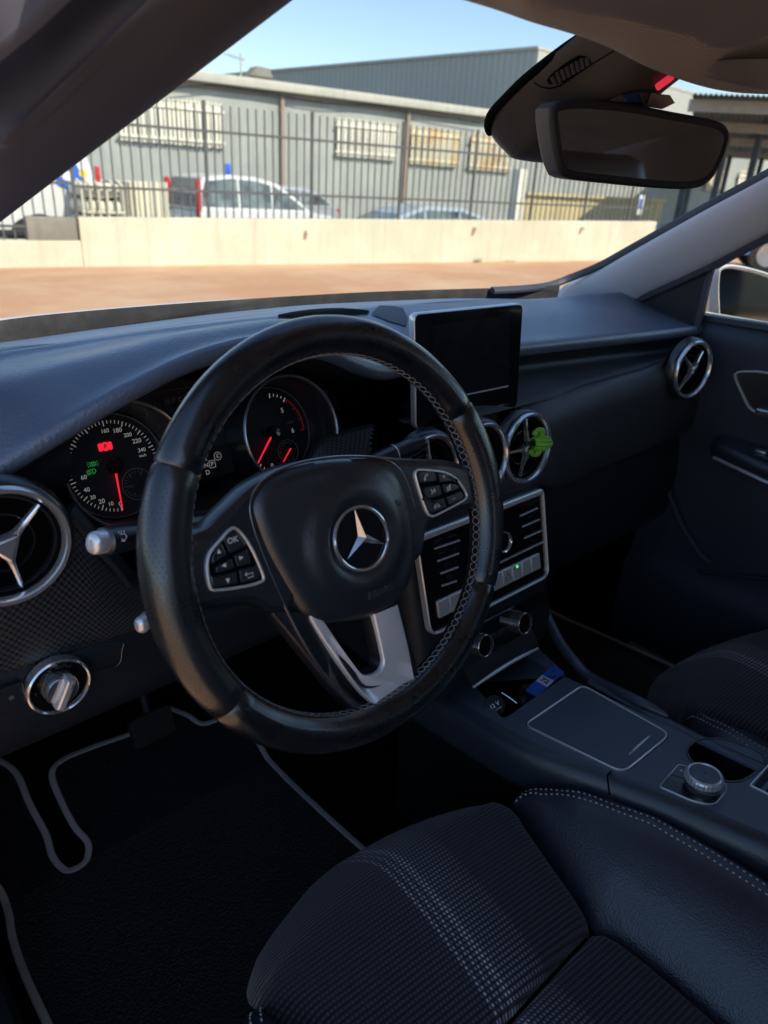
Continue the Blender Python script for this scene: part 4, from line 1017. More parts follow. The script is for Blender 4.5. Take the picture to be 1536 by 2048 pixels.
# steering column shroud and stalks
g = G(); secs = []
for y, w_, h, z in ((.31, .075, .045, .785), (.24, .07, .045, .797), (.16, .062, .043, .822), (.09, .055, .040, .85), (.045, .05, .036, .875)):
    secs.append([(x*1.0, y, z+zz) for x, zz in rrect(2*w_, 2*h, .03)])
g.sections(secs); g.build('column_shroud', M_blackm, dash, 60)
def stalk(name, base, tip, r0, r1, cap_mat, capw, printing=None):
    base, tip = Vector(base), Vector(tip); t = (tip-base).normalized(); F = facing(tip, t); L_ = (tip-base).length
    g = G(F); secs = []
    for z, r_, q in ((-L_, r0*.7, .9), (-L_*.6, r0*.8, .9), (-.075, r0*.95, .9), (-.055, r1*1.15, .9), (-.012, r1*1.2, .9), (-.004, r1*1.1, .9), (-.003, r1*.8, .9)):
        secs.append([(x, y, z) for x, y in rrect(2*r_, 2*r_*q, r_*.8)])
    g.sections(secs); st = g.build(name, M_blackp, dash, 50)
    g = G(F); g.prism(rrect(capw[0], capw[1], .0078, 7), -.004, .010, .0055, nb=4); g.build('end_cap', cap_mat, st); 
    return st, F
tipL = at(201, 1084, 'y', .085)
st, F = stalk('wiper_stalk', (-.02, .155, .868), tipL, .0125, .0102, M_silver, (.0160, .0185))
pm = at(243, 1076, 'y', .083); nrm = (CAM-pm).normalized(); Fm = facing(pm+nrm*.004, nrm)
g = G(Fm)
for pl_ in ([(-.004, .001), (-.0025, .003), (.0025, .003), (.004, .001), (.002, -.0025), (-.002, -.0025), (-.004, .001)], [(-.0028, .0028), (.0015, -.0022)]): g.tube([(x, y, .001) for x, y in pl_], .0003, 4)
for x in (-.002, 0, .002): g.tube([(x, .0038, .001), (x+.0006, .0055, .001)], .0003, 4)
g.build('print', M_white, st)
tip2 = at(291, 1243, 'y', .085); stalk('cruise_stalk', (-.02, .150, .835), tip2, .0100, .0078, M_silver, (.0125, .0155))
tip3 = at(838, 888, 'y', .135); st3, F3 = stalk('gear_stalk', (.05, .165, .868), tip3, .011, .0095, M_blackp, (.017, .016))
g = G(F3); g.ringframe(rrect(.0225, .0210, .009), rrect(.0205, .0190, .008), -.035, -.0335); g.build('stalk_ring', M_silver, st3)

# infotainment display standing on the dash
SC = at(932, 716, 'y', .205); n_ = Vector((-.12, -1, .07)).normalized(); SFm = facing(SC, n_)
def sc(px, py, dz=0):
    p = on(px, py, SC+n_*dz, n_)-SC; return (p.dot(SFm.col[0].xyz), p.dot(SFm.col[1].xyz))
so_ = [sc(x, y) for x, y in ((820, 632), (1043, 602), (1037, 808), (838, 866))]
xs = (sum(so_[i][0] for i in (0, 3))/2, sum(so_[i][0] for i in (1, 2))/2); ys = (sum(so_[i][1] for i in (2, 3))/2, sum(so_[i][1] for i in (0, 1))/2)
so_ = [(a*.45+b*.55, c*.45+d*.55) for (a, c), (b, d) in zip(so_, ((xs[0], ys[1]), (xs[1], ys[1]), (xs[1], ys[0]), (xs[0], ys[0])))]
o = rounded(so_[::-1], .010)
if area(o) < 0: o = o[::-1]
g = G(SFm); g.prism(o, -.013, .0005, .0025, None, .004); scr = g.build('display_screen', M_silver, dash, 50)
g = G(SFm); g.prism(inset(o, .0016), .000, .0018, .0006); g.build('bezel', M_piano, scr)
po = [sc(x, y) for x, y in ((862, 652), (1018, 630), (1016, 772), (870, 806))][::-1]
M_lcd = simple('dark_display_panel', (.012, .014, .016), .16, spec=.4, vary=.3, vscale=30); g = G(SFm); g.prism(po, .0016, .0021); g.build('panel', M_lcd, scr)
a, b = sc(880, 800, .002), sc(1016, 772, .002); g = G(SFm); g.bar((*a, .002), (*b, .002), .0022, .0012, (0, 0, 1)); g.build('trim_line', M_silver, scr)
g = G(); q = SC+SFm.col[1].xyz*(ys[0]+.01); g.bar(q+Vector((0, .01, .02)), q+Vector((0, .07, -.05)), .10, .03, (1, 0, 0)); g.build('display_foot', M_blackm, scr)

# centre stack ---------------------------------------------------------
secs = []
for z, yf in ((.80, .150), (.775, .142), (.70, .124), (.64, .106), (.60, .094), (.565, .084), (.54, .08)):
    secs.append([(.222, .36, z), (.213, yf+.04, z), (.216, yf+.016, z), (.226, yf+.007, z), (.24, yf+.004, z), (.48, yf+.004, z), (.497, yf+.007, z), (.509, yf+.016, z), (.513, yf+.04, z), (.516, .36, z)])
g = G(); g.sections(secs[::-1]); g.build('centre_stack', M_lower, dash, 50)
SPO = Vector((.36, .1232, .70)); SY = Vector((0, .2747, .9615)); SZ = Vector((0, -.9615, .2747)); SPm = frame(SPO, WX, SY, SZ)
def sp_(px, py, dz=.003):
    p = on(px, py, SPO+SZ*dz, SZ)-SPO; return (p.dot(WX), p.dot(SY))
def spc(x, y, dz=.003): return sp_(800+x/4.655, 940+y/4.655, dz)
tr, br_ = sp_(1084, 976), sp_(1101, 1134); bl_ = sp_(972, 1214)
hx = (tr[0]+br_[0])/2; top_, bot_ = tr[1], (br_[1]+bl_[1])/2-.008
o = rounded([(-hx+.004, bot_), (hx-.004, bot_), (hx, top_), (-hx, top_)], [.018, .018, .010, .010])
g = G(SPm); oi = inset(o, .0032); g.ringframe(o, oi, -.004, .0055, b=.001)
ap = g.build('audio_panel', M_silver, dash)
g = G(SPm); g.box((0, top_-.005, .003), (2*hx-.012, .009, .006), b=.002); g.build('top_trim', M_silver, ap)
g = G(SPm); g.prism(inset(o, .003), -.003, .0015); g.build('panel_face', M_piano, ap)
g = G(SPm)
for (x0, y0, x1, y1) in ((1120, 430, 1285, 355), (1145, 530, 1305, 460), (1165, 635, 1320, 565), (890, 885, 1340, 668), (325, 735, 558, 655), (355, 850, 552, 778), (385, 965, 545, 905), (395, 1080, 530, 1035)):
    g = G(SPm); g.bar((*spc(x0, y0), .0024), (*spc(x1, y1), .0024), .0022, .0016, (0, 0, 1)); g.build('key_bar', M_silver, ap)
g = G(SPm)
for tx, x, y, s_ in (('RADIO', 365, 655, .0050), ('MEDIA', 490, 615, .0050), ('NAVI', 400, 770, .0050), ('TEL', 518, 735, .0050), ('◁', 430, 885, .006), ('▷', 533, 850, .006),
    ('1 2 3', 1200, 325, .006), ('4 5 6', 1220, 435, .006), ('7 8 9', 1240, 540, .006), ('* 0 #', 1258, 655, .006), ('SEEK', 920, 432, .004)):
    c = spc(x, y); g.text(tx, s_, T(c[0], c[1], .0019))
g.build('key_print', M_dimprint, ap)
c = spc(460, 995); g = G(SPm); g.tube([(c[0]+x*.001, c[1]+y*.001, .002) for x, y in ((-4, -1), (-2.6, 1), (0, 1.6), (2.6, 1), (4, -1))], .0007, 5); g.build('hang_up_print', simple('dark_red_print', (.22, .01, .015), .5), ap)
a, b = spc(890, 505), spc(1120, 435); g = G(SPm); g.bar((a[0]-.06, a[1]*.5+b[1]*.5, .0016), (b[0], a[1]*.5+b[1]*.5, .0016), .007, .0016, (0, 0, 1)); g.build('disc_slot', M_void, ap)
c = spc(960, 668, .008); g = G(SPm @ T(c[0], c[1], 0)); g.lathe([(.0155, .001), (.0158, .010), (.0148, .0125), (.0128, .0115), (.012, .008)], 40); kn = g.build('volume_knob', M_chrome, ap)
g = G(SPm @ T(c[0], c[1], 0)); g.lathe([(.0125, .0095), (.001, .0098)], 30); g.build('cap', M_piano, kn)
# row of switches
a, b = spc(1290, 850), spc(860, 1050); vy = (a[1]+b[1])/2; xr = spc(1300, 850)[0]; wsw = xr*2/10.
for k in range(10):
    x = -xr+wsw*(k+.5); g = G(SPm @ T(x, vy, 0)); g.prism(rrect(wsw-.0012, .024, .0015), -.002, .0050, .0012); sw = g.build('switch', M_silver, ap)
    if k == 7: g = G(SPm @ T(x, vy+.008, .005)); g.prism(circ(.0022, 14), 0, .0006); g.build('indicator_lamp', M_litgreen2, sw)
    if k == 6: g = G(SPm @ T(x, vy-.001, .0052)); g.tube([(-.006, -.004, 0), (.006, -.004, 0), (0, .006, 0)], .0005, 5, True); g.build('hazard_triangle', M_void, sw)
# climate controls
CPO = Vector((.36, .094, .602)); CPm = frame(CPO, WX, Vector((0, .28, .96)).normalized(), Vector((0, -.96, .28)).normalized())
def cp_(px, py, dz=.004):
    n = CPm.col[2].xyz; p = on(px, py, CPO+n*dz, n)-CPO; return (p.dot(CPm.col[0].xyz), p.dot(CPm.col[1].xyz))
ck = cp_(1050, 1247, .018)
g = G(CPm); g.prism(rrect(.255, .052, .012), -.006, .0012, .001, T(0, ck[1], 0)); cpn = g.build('climate_panel', M_piano, dash)
for s_ in (-1, 1):
    g = G(CPm @ T(s_*ck[0], ck[1], 0)); g.lathe([(.0170, .000), (.0168, .012), (.0165, .0185), (.0155, .0195), (.0140, .0185), (.0135, .015), (.001, .015)], 44); k_ = g.build('climate_knob', M_darkchrome, cpn)
    g = G(CPm @ T(s_*ck[0], ck[1], 0)); g.lathe([(.0135, .0155), (.001, .0157)], 30); g.build('cap', M_void, k_)
a, b = cp_(961, 1251), cp_(1016, 1222); g = G(CPm); g.bar((-.06, (a[1]+b[1])/2, .0015), (.045, (a[1]+b[1])/2, .0015), .0012, .001, (0, 0, 1)); g.build('trim_line', M_darkchrome, cpn)
g = G(CPm)
for x in (-.05, -.03, -.01, .01, .03): g.prism(rrect(.017, .008, .001), .001, .0026, .0005, T(x, ck[1]-.004, 0))
g.build('climate_buttons', M_blackp, cpn)

# green cactus clipped to the vent
M_green = simple('matt_green_rubber', (.24, .62, .06), .45, vary=.15, vscale=40)
cp0 = at(1084, 886, 'y', .135); CX = Vector((.92, -.30, -.06)).normalized(); CFc = facing(cp0, CX, (0, 0, 1))
ca_ = thing('cactus_figure', 'small bright green rubber cactus clipped to the round vent', 'air freshener', CFc)
g = G(CFc); n = 80; rows = []
for k in range(13):
    f_ = k/12; z = -.016+.033*f_; r_ = .0105*math.sqrt(max(0, 1-((f_-.42)/.60)**2))+.0001
    rows.append([(r_*(1+.13*math.cos(10*2*math.pi*i/n))*math.cos(2*math.pi*i/n), r_*(1+.13*math.cos(10*2*math.pi*i/n))*math.sin(2*math.pi*i/n), z) for i in range(n)])
g.grid(rows, cu=True); g.build('body', M_green, ca_, 80)
for s_ in (-1, 1):
    k_ = 1.0 if s_ > 0 else .85
    pts = spline([(0, s_*.006, -.002), (0, s_*.0135*k_, -.003), (0, s_*.0185*k_, -.0055), (0, s_*.0195*k_, -.0115), (0, s_*.0150*k_, -.0155)], 18)
    g = G(CFc); g.tube([tuple(q) for q in pts], [.0036+.0016*math.sin(math.pi*min(1, k/12)) for k in range(18)], 14); g.ball(tuple(pts[-1]), .0044, 14, 8); g.build('arm', M_green, ca_, 80)
g = G(CFc); g.bar((0, 0, -.03), (0, 0, -.014), .005, .005); g.build('clip', M_blackp, ca_)
# ================================================================== CENTRE CONSOLE
from mathutils.geometry import tessellate_polygon
M_cons = leatherlike('console_soft_plastic', lift((.019, .022, .025), 1.5), .42, 600, .3, 1., coat=.3, coatr=.4)
M_consl = leatherlike('console_side_skin', lift((.014, .016, .018), .8), .40, 450, .5, 1., coat=.3, coatr=.35)
CTn = Vector((0, .11, 1)).normalized(); CTy = Vector((0, 1, -.11)).normalized(); CTO = Vector((.36, -.10, .543)); CTm = frame(CTO, WX, CTy, CTn)
def ct(px, py, dz=0.):
    p = on(px, py, CTO+CTn*dz, CTn)-CTO; return (p.dot(WX), p.dot(CTy))
def flat_with_holes(g, outer, holes, z, M):
    """flat plate with openings cut in it"""
    loops = [[Vector((x, y, 0)) for x, y in lp] for lp in [outer]+holes]
    tris = tessellate_polygon(loops); vs = [v for lp in loops for v in lp]; fs = []
    for t_ in tris:
        q = list(t_); a, b, c = (vs[k] for k in q)
        fs.append(q if (b-a).cross(c-a).z > 0 else q[::-1])
    g.add([(v.x, v.y, z) for v in vs], fs, [[(vs[i].x, vs[i].y) for i in f_] for f_ in fs], M)
con = thing('centre_console', 'dark centre console between the seats with a silver framed lid and rotary knob', 'console', T(.36, -.2, .2))
cub = rounded([ct(x, y) for x, y in ((1006, 1440), (1134, 1350), (1078, 1298), (948, 1368))], [.012, .012, .006, .006])
cup = [tuple(p) for p in spline([ct(x, y) for x, y in ((1379, 1512), (1384, 1490), (1414, 1479), (1461, 1484), (1518, 1506), (1526, 1524), (1502, 1549), (1470, 1562), (1420, 1552))], 40, True)]
lidp = rounded([ct(x, y) for x, y in ((1046, 1451), (1246, 1549), (1343, 1470), (1165, 1370))], [.014, .016, .016, .014])
lid_hole = inset(lidp if area(lidp) > 0 else lidp[::-1], -.0012)
xl, xr_ = -.092, .076
def tp_(y): return float(np.interp(y, [-.62, -.35, -.215, -.12, -.043, 0, .05, .09], [.080, .072, .062, .046, .028, .014, .003, 0]))
outer = [(xr_-.004, -.62), (xr_-.004, .205), (xl+.006, .205)]+[(xl+.0075+tp_(y), y) for y in (.10, .05, .02, -.02, -.043, -.08, -.12, -.16, -.215, -.28, -.35, -.48, -.62)]
ccw = lambda o: o if area(o) > 0 else o[::-1]
g = G(); flat_with_holes(g, ccw(outer), [ccw(cub), ccw(cup), lid_hole], 0, CTm)
g.build('top_plate', M_cons, con, 40)
M_well = simple('well_shade_and_carpet', (.006, .006, .007), .7, spec=.3)  # wells' shade put into a near-black colour; tunnel carpet shares it
for lp, dp, nm_ in ((cub, .055, 'open_tray'), (cup, .075, 'cup_well'), (lid_hole, .008, 'lid_seat')):
    g = G(); o = ccw(lp); secs = [[(x, y, 0) for x, y in o], [(x, y, -.0015) for x, y in inset(o, .0008)], [(x, y, -dp) for x, y in inset(o, .003)]]
    g.grid(secs, cu=True, M=CTm, flip=False); g.add(secs[-1], [list(range(len(o)))], None, CTm); g.build(nm_, M_well, con, 40)
# shoulders and sides
def side(xs):
    rows = []
    for y in (-.62, -.48, -.35, -.28, -.215, -.16, -.12, -.08, -.043, -.02, .02, .05, .09, .14, .20, .28):
        o = CTm @ Vector((0, y, 0)); rows.append([(.36+a+tp_(y), o.y, o.z+c if c > -.2 else .2) for a, b, c in xs])
    return rows
g = G(); g.loft(side([(xl+.009, 0, .0), (xl+.002, 0, -.0008), (xl-.006, -.008, -.005), (xl-.013, -.006, -.014), (xl-.0165, -.004, -.03), (xl-.018, -.002, -.052), (xl-.015, -.001, -.060), (xl-.004, .004, -.064)]), 26, 50, flip=True); g.build('driver_side', M_consl, con, 60)
g = G(); g.loft(side([(xl-.006, .004, -.058), (xl-.002, .008, -.12), (xl-.002, .01, -.3)]), 6, 40, flip=True); g.build('tunnel_carpet', M_well, con, 60)
rows = []
for y, zz, dx in ((-.62, .008, .01), (-.45, .005, .008), (-.3, .001, .004), (-.18, -.004, 0), (-.09, -.006, 0), (-.02, -.004, .002), (.03, -.002, .006), (.08, -.002, .010)):
    o = CTm @ Vector((0, y, 0)); x0 = .36+xr_+dx
    rows.append([(x0-.0045, o.y, o.z-.001), (x0-.002, o.y, o.z+zz+.002), (x0+.004, o.y, o.z+zz+.006), (x0+.012, o.y, o.z+zz+.005), (x0+.018, o.y, o.z+zz-.002), (x0+.020, o.y, o.z+zz-.016), (x0+.018, o.y, o.z-.06), (x0+.012, o.y, o.z-.07)])
g = G(); g.loft(rows, 26, 50); g.build('passenger_side', M_consl, con, 60)
g = G(); g.box((.455, -.20, .36), (.02, .9, .24)); g.build('tunnel_carpet', M_well, con)
ed = spline([at(x, y, 'x', v) for x, y, v in ((1068, 1120, .518), (1076, 1180, .516), (1088, 1220, .508), (1105, 1256, .494), (1124, 1291, .478), (1150, 1325, .465), (1180, 1355, .458))]+[Vector((.360+xr_+.012, -.09, .546)), Vector((.36+xr_+.012, -.14, .550))], 50)
g = G(); g.tube([tuple(q) for q in ed], [.0085]*44+[.0080, .0074, .0066, .0056, .0044, .003], 10); g.build('console_edge', M_consl, con, 60)
a = at(1213, 1548, 'z', .54); g = G(); g.tube([tuple(p) for p in spline([at(1222, 1543, 'z', .548), at(1215, 1552, 'x', .26), at(1216, 1566, 'x', .246), at(1219, 1590, 'x', .242)], 16)], .0011, 5); g.build('side_seam', M_void, con)
# oddments box: socket, bar at its mouth
b0, b1 = at(947, 1374, 'y', .066), at(1075, 1297, 'y', .066)
g = G(); pts = spline([b0, (b0*.75+b1*.25)+Vector((0, 0, .003)), (b0+b1)/2+Vector((0, 0, .0045)), (b0*.25+b1*.75)+Vector((0, 0, .003)), b1], 24); g.tube([tuple(p) for p in pts], [.0026+.0014*math.sin(math.pi*k/23) for k in range(24)], 10, sx=.8); g.build('flap_edge', M_silver, con, 60)
g = G(); g.prism([(-.078, 0), (.078, 0), (.078, .034), (-.078, .034)], -.002, .002, .001, frame((.36+.008, .072, .547), WX, Vector((0, .62, .78)), Vector((0, -.78, .62)))); g.build('flap', M_blackm, con)
cp = at(989, 1412, 'z', .528); tn = (CAM-cp).normalized(); tn = (tn+Vector((0, -.25, .2))).normalized(); F = facing(cp, tn, Vector((.0, .2, 1)))
g = G(F); g.lathe([(.001, .004), (.0125, .004), (.0145, .0025), (.015, -.001), (.013, -.004), (.013, -.04)], 32); so12 = g.build('power_socket', M_blackm, con)
g = G(F @ RZ(R(24))); g.text('12 V', .0080, T(0, .001, .0046), bold=.0001); g.text('180W MAX', .0030, T(0, -.0055, .0046)); g.build('print', M_white, so12)
# lid
o = ccw(lidp); g = G(CTm); g.prism(inset(o, .0022), -.006, .0012, .001); ld = g.build('storage_lid', M_cons, con)
g = G(CTm); g.ringframe(o, inset(o, .0024), -.004, .0026, b=.0009); g.build('lid_frame', M_silver, ld)
a, b = Vector((*ct(1258, 1511), .0014)), Vector((*ct(1299, 1474), .0014)); g = G(CTm); g.tube([a, a.lerp(b, .3)+Vector((0, 0, .0009)), a.lerp(b, .7)+Vector((0, 0, .0009)), b], [.0008, .0015, .0015, .0008], 8); g.build('lid_grip', M_silver, ld)
o = ccw(cup); g = G(CTm); g.ringframe(inset(o, -.003), o, -.001, .0012, b=.0005); g.build('cup_holder', M_consl, con)
# controller
so2 = rounded([ct(x, y, .002) for x, y in ((1317, 1572), (1356, 1527), (1420, 1540), (1462, 1572), (1430, 1610), (1390, 1604))], [.004, .004, .016, .02, .02, .02])
o = ccw(so2); g = G(CTm); g.ringframe(o, inset(o, .0014), -.002, .0022, b=.0006); ctl = g.build('rotary_controller', M_silver, con)
g = G(CTm); g.prism(inset(o, .0012), -.002, .0014); g.build('control_plate', M_blackp, ctl)
g = G(CTm); a, b = ct(1339, 1550), ct(1372, 1561); g.bar((*a, .0014), (*b, .0014), .0006, .0006, (0, 0, 1)); g.build('plate_seam', M_void, ctl)
g = G(CTm); c = ct(1362, 1543); 
st_ = [((.0022 if k % 2 == 0 else .0009)*math.cos(math.pi/2+k*math.pi/5), (.0022 if k % 2 == 0 else .0009)*math.sin(math.pi/2+k*math.pi/5)) for k in range(10)]
g.prism(st_, .0013, .0016, 0, T(c[0], c[1], 0)); g.build('star_print', M_white, ctl)
c = ct(1343, 1563); g = G(CTm); g.ringframe(rrect(.006, .004, .0008), rrect(.005, .003, .0006), .0013, .0016, T(c[0], c[1], 0)); g.build('seat_print', M_grey, ctl)
kc = ct(1409, 1547, .021); F = CTm @ T(kc[0], kc[1], 0) @ S(1.13, 1.13, 1.05)
g = G(F); n = 96; rows = []
for z, r_, kn_ in ((.001, .0162, 0), (.003, .0172, 0), (.006, .0180, .0), (.008, .0184, .0002), (.012, .0187, .0003), (.0165, .0188, .0004), (.0185, .0184, .0003), (.0200, .0172, 0), (.0207, .0160, 0), (.0203, .0150, 0), (.0195, .0146, 0)):
    rows.append([((r_+kn_*math.cos(32*2*math.pi*i/n))*math.cos(2*math.pi*i/n), (r_+kn_*math.cos(32*2*math.pi*i/n))*math.sin(2*math.pi*i/n), z) for i in range(n)])
g.grid(rows[:5], cu=True); g.build('knob', M_darkchrome, ctl)
g = G(F); g.grid(rows[4:], cu=True); g.build('knob_rim', M_silver, ctl)
g = G(F); g.lathe([(.0147, .0194), (.0120, .0199), (.001, .0202)], 40); g.build('knob_cap', M_cons, ctl)
# roller cover behind the cup holder
p0, p1 = ct(1497, 1572), ct(1537, 1529); ex = Vector((*p1,))-Vector((*p0,)); q = Vector((.045, -.17))
o = ccw(rounded([p0, p1, (p1[0]+.004, p1[1]-.18), (p0[0]+.004, p0[1]-.18)], .003)); g = G(CTm); g.ringframe(o, inset(o, .0022), -.002, .0022, b=.0006); tb = g.build('roller_cover', M_silver, con)
g = G(CTm); g.prism(inset(o, .002), -.003, -.0004)
n = 14
for k in range(n): y = p0[1]-.008-k*.0125; g.box(((p0[0]+p1[0])/2+.002, y, .0006), (abs(p1[0]-p0[0])-.008, .0070, .0022), b=.0008)
g.build('slats', M_blackm, tb)

# blue key tag lying in the box
zt2 = .527
q = [at(x, y, 'z', zt2) for x, y in ((1056, 1375), (1070, 1397), (1126, 1353), (1107, 1330))]
TO = (q[0]+q[1]+q[2]+q[3])/4; tx = ((q[2]+q[3])/2-(q[0]+q[1])/2); L_ = tx.length; tx.normalize(); ty = Vector((0, 0, 1)).cross(tx); wd = abs((q[1]-q[0]).dot(ty))
TF = frame(TO, tx, ty, (0, 0, 1)) @ RY(R(-4))
kt = thing('key_tag', 'blue plastic key tag marked 72 lying in the open console box', 'key tag', TF)
M_tag = simple('blue_tag_plastic', (.012, .10, .50), .35, vary=.05, coat=.2); M_tagl = simple('pale_tag_label', (.55, .60, .72), .5, vary=.06)
o = rrect(L_, wd, .003); g = G(TF); flat_with_holes(g, o, [circ(.0019, 14)] and [[(x+L_*.36, y+wd*.12) for x, y in circ(.0018, 14)]], .0012, I4); flat_with_holes(g, o, [[(x+L_*.36, y+wd*.12) for x, y in circ(.0018, 14)]], -.0012, S(1, 1, 1)); g.ringframe(o, inset(o, .0012), -.0012, .0019); g.build('tag_body', M_tag, kt)
g = G(TF); g.prism(rrect(L_*.24, wd*.97, .0008), .0019, .0024, 0, T(-L_*.02, 0, 0)); lb = g.build('paper_label', M_tagl, kt)
g = G(TF); g.text('72', wd*.60, T(-L_*.02, 0, .0026) @ RZ(R(-90)), bold=.0004); g.build('number', M_void, lb)
g = G(TF); g.ringframe(rrect(L_*.34, wd*.86, .0015), rrect(L_*.32, wd*.80, .0012), .0019, .0023, T(L_*.26, 0, 0)); g.build('raised_edge', simple('pale_blue_edge', (.04, .2, .62), .4), kt)
# car key with chrome edge beside it
p = at(1052, 1394, 'z', .518); KF = T(*p) @ RZ(R(35))
ky = thing('car_key', 'black car key fob with a thin chrome edge beside the blue tag', 'key', KF)
g = G(KF); g.prism([(.026*math.cos(a)*1.1, .014*math.sin(a)) for a in [2*math.pi*k/36 for k in range(36)]], -.006, .006, .004, None, .003); g.build('fob', M_piano, ky)
p0, p1 = at(1003, 1385, 'z', .522), at(1040, 1412, 'z', .512); g = G(); g.tube([tuple(x) for x in spline([p0, (p0+p1)/2+Vector((.001, -.003, .0)), p1], 12)], .0011, 6); g.build('chrome_edge', M_chrome, ky)

# ================================================================== SEATS
def fabric_mat(name, cx):
    t = NT(name); co = t.xyz(t.co('Object'))
    x, y = co[0], co[1]
    xs = t.math('SUBTRACT', t.math('SUBTRACT', x, cx), t.math('MULTIPLY', y, .10))
    yy = t.math('ADD', y, t.math('MULTIPLY', x, .10))
    rp = t.math('FRACT', t.math('DIVIDE', yy, .0052)); rib = t.math('SINE', t.math('MULTIPLY', rp, math.pi))
    rown = t.math('FLOOR', t.math('DIVIDE', yy, .0052))
    dx = t.math('FRACT', t.math('ADD', t.math('DIVIDE', x, .0042), t.math('MULTIPLY', t.math('MODULO', rown, 2.), .5)))
    dash_ = t.math('MULTIPLY', t.math('LESS_THAN', dx, .55), t.math('GREATER_THAN', rib, .72))
    prof = t.ramp(t.math('ADD', t.math('MULTIPLY', xs, 5.), .5), [(0., .06), (.28, .11), (.322, .13), (.33, 1.), (.345, 1.), (.353, .16), (.368, .2), (.376, .9), (.39, .95), (.398, .25), (.412, .28), (.42, 1.0), (.45, 1.), (.462, .45), (.49, .36), (.60, .28), (.68, .22), (.70, .07), (1., .05)])
    n = t.noise(t.co('Object'), 40, 4, .6); n2 = t.noise(t.co('Object'), 5, 4, .6)
    wear = t.ramp(n2, [(.3, .6), (.7, 1.2)])
    a = t.math('MULTIPLY', dash_, t.math('MULTIPLY', prof, t.math('ADD', .55, t.math('MULTIPLY', n, .8))))
    base = t.mix(t.math('MULTIPLY', rib, .75), (.010, .010, .013), (.052, .050, .062)); base = t.mix(t.math('MULTIPLY', prof, .3), base, (.17, .16, .185))
    t.set(color=t.mix(a, base, (.72, .70, .68)), rough=.85, spec=.25, sheen=.25)
    t.bump(rib, .9, .0012); return t.m
M_seatl = leatherlike('seat_leather', lift((.020, .019, .022), .6), .36, 560, .5, 1., d=.0010, coat=.25, coatr=.34)
M_seatside = leatherlike('seat_side_cloth', (.010, .010, .011), .8, 400, .3, .3)
M_seatthread = simple('pale_seat_thread', (.62, .60, .58), .7, vary=.15, vscale=60)
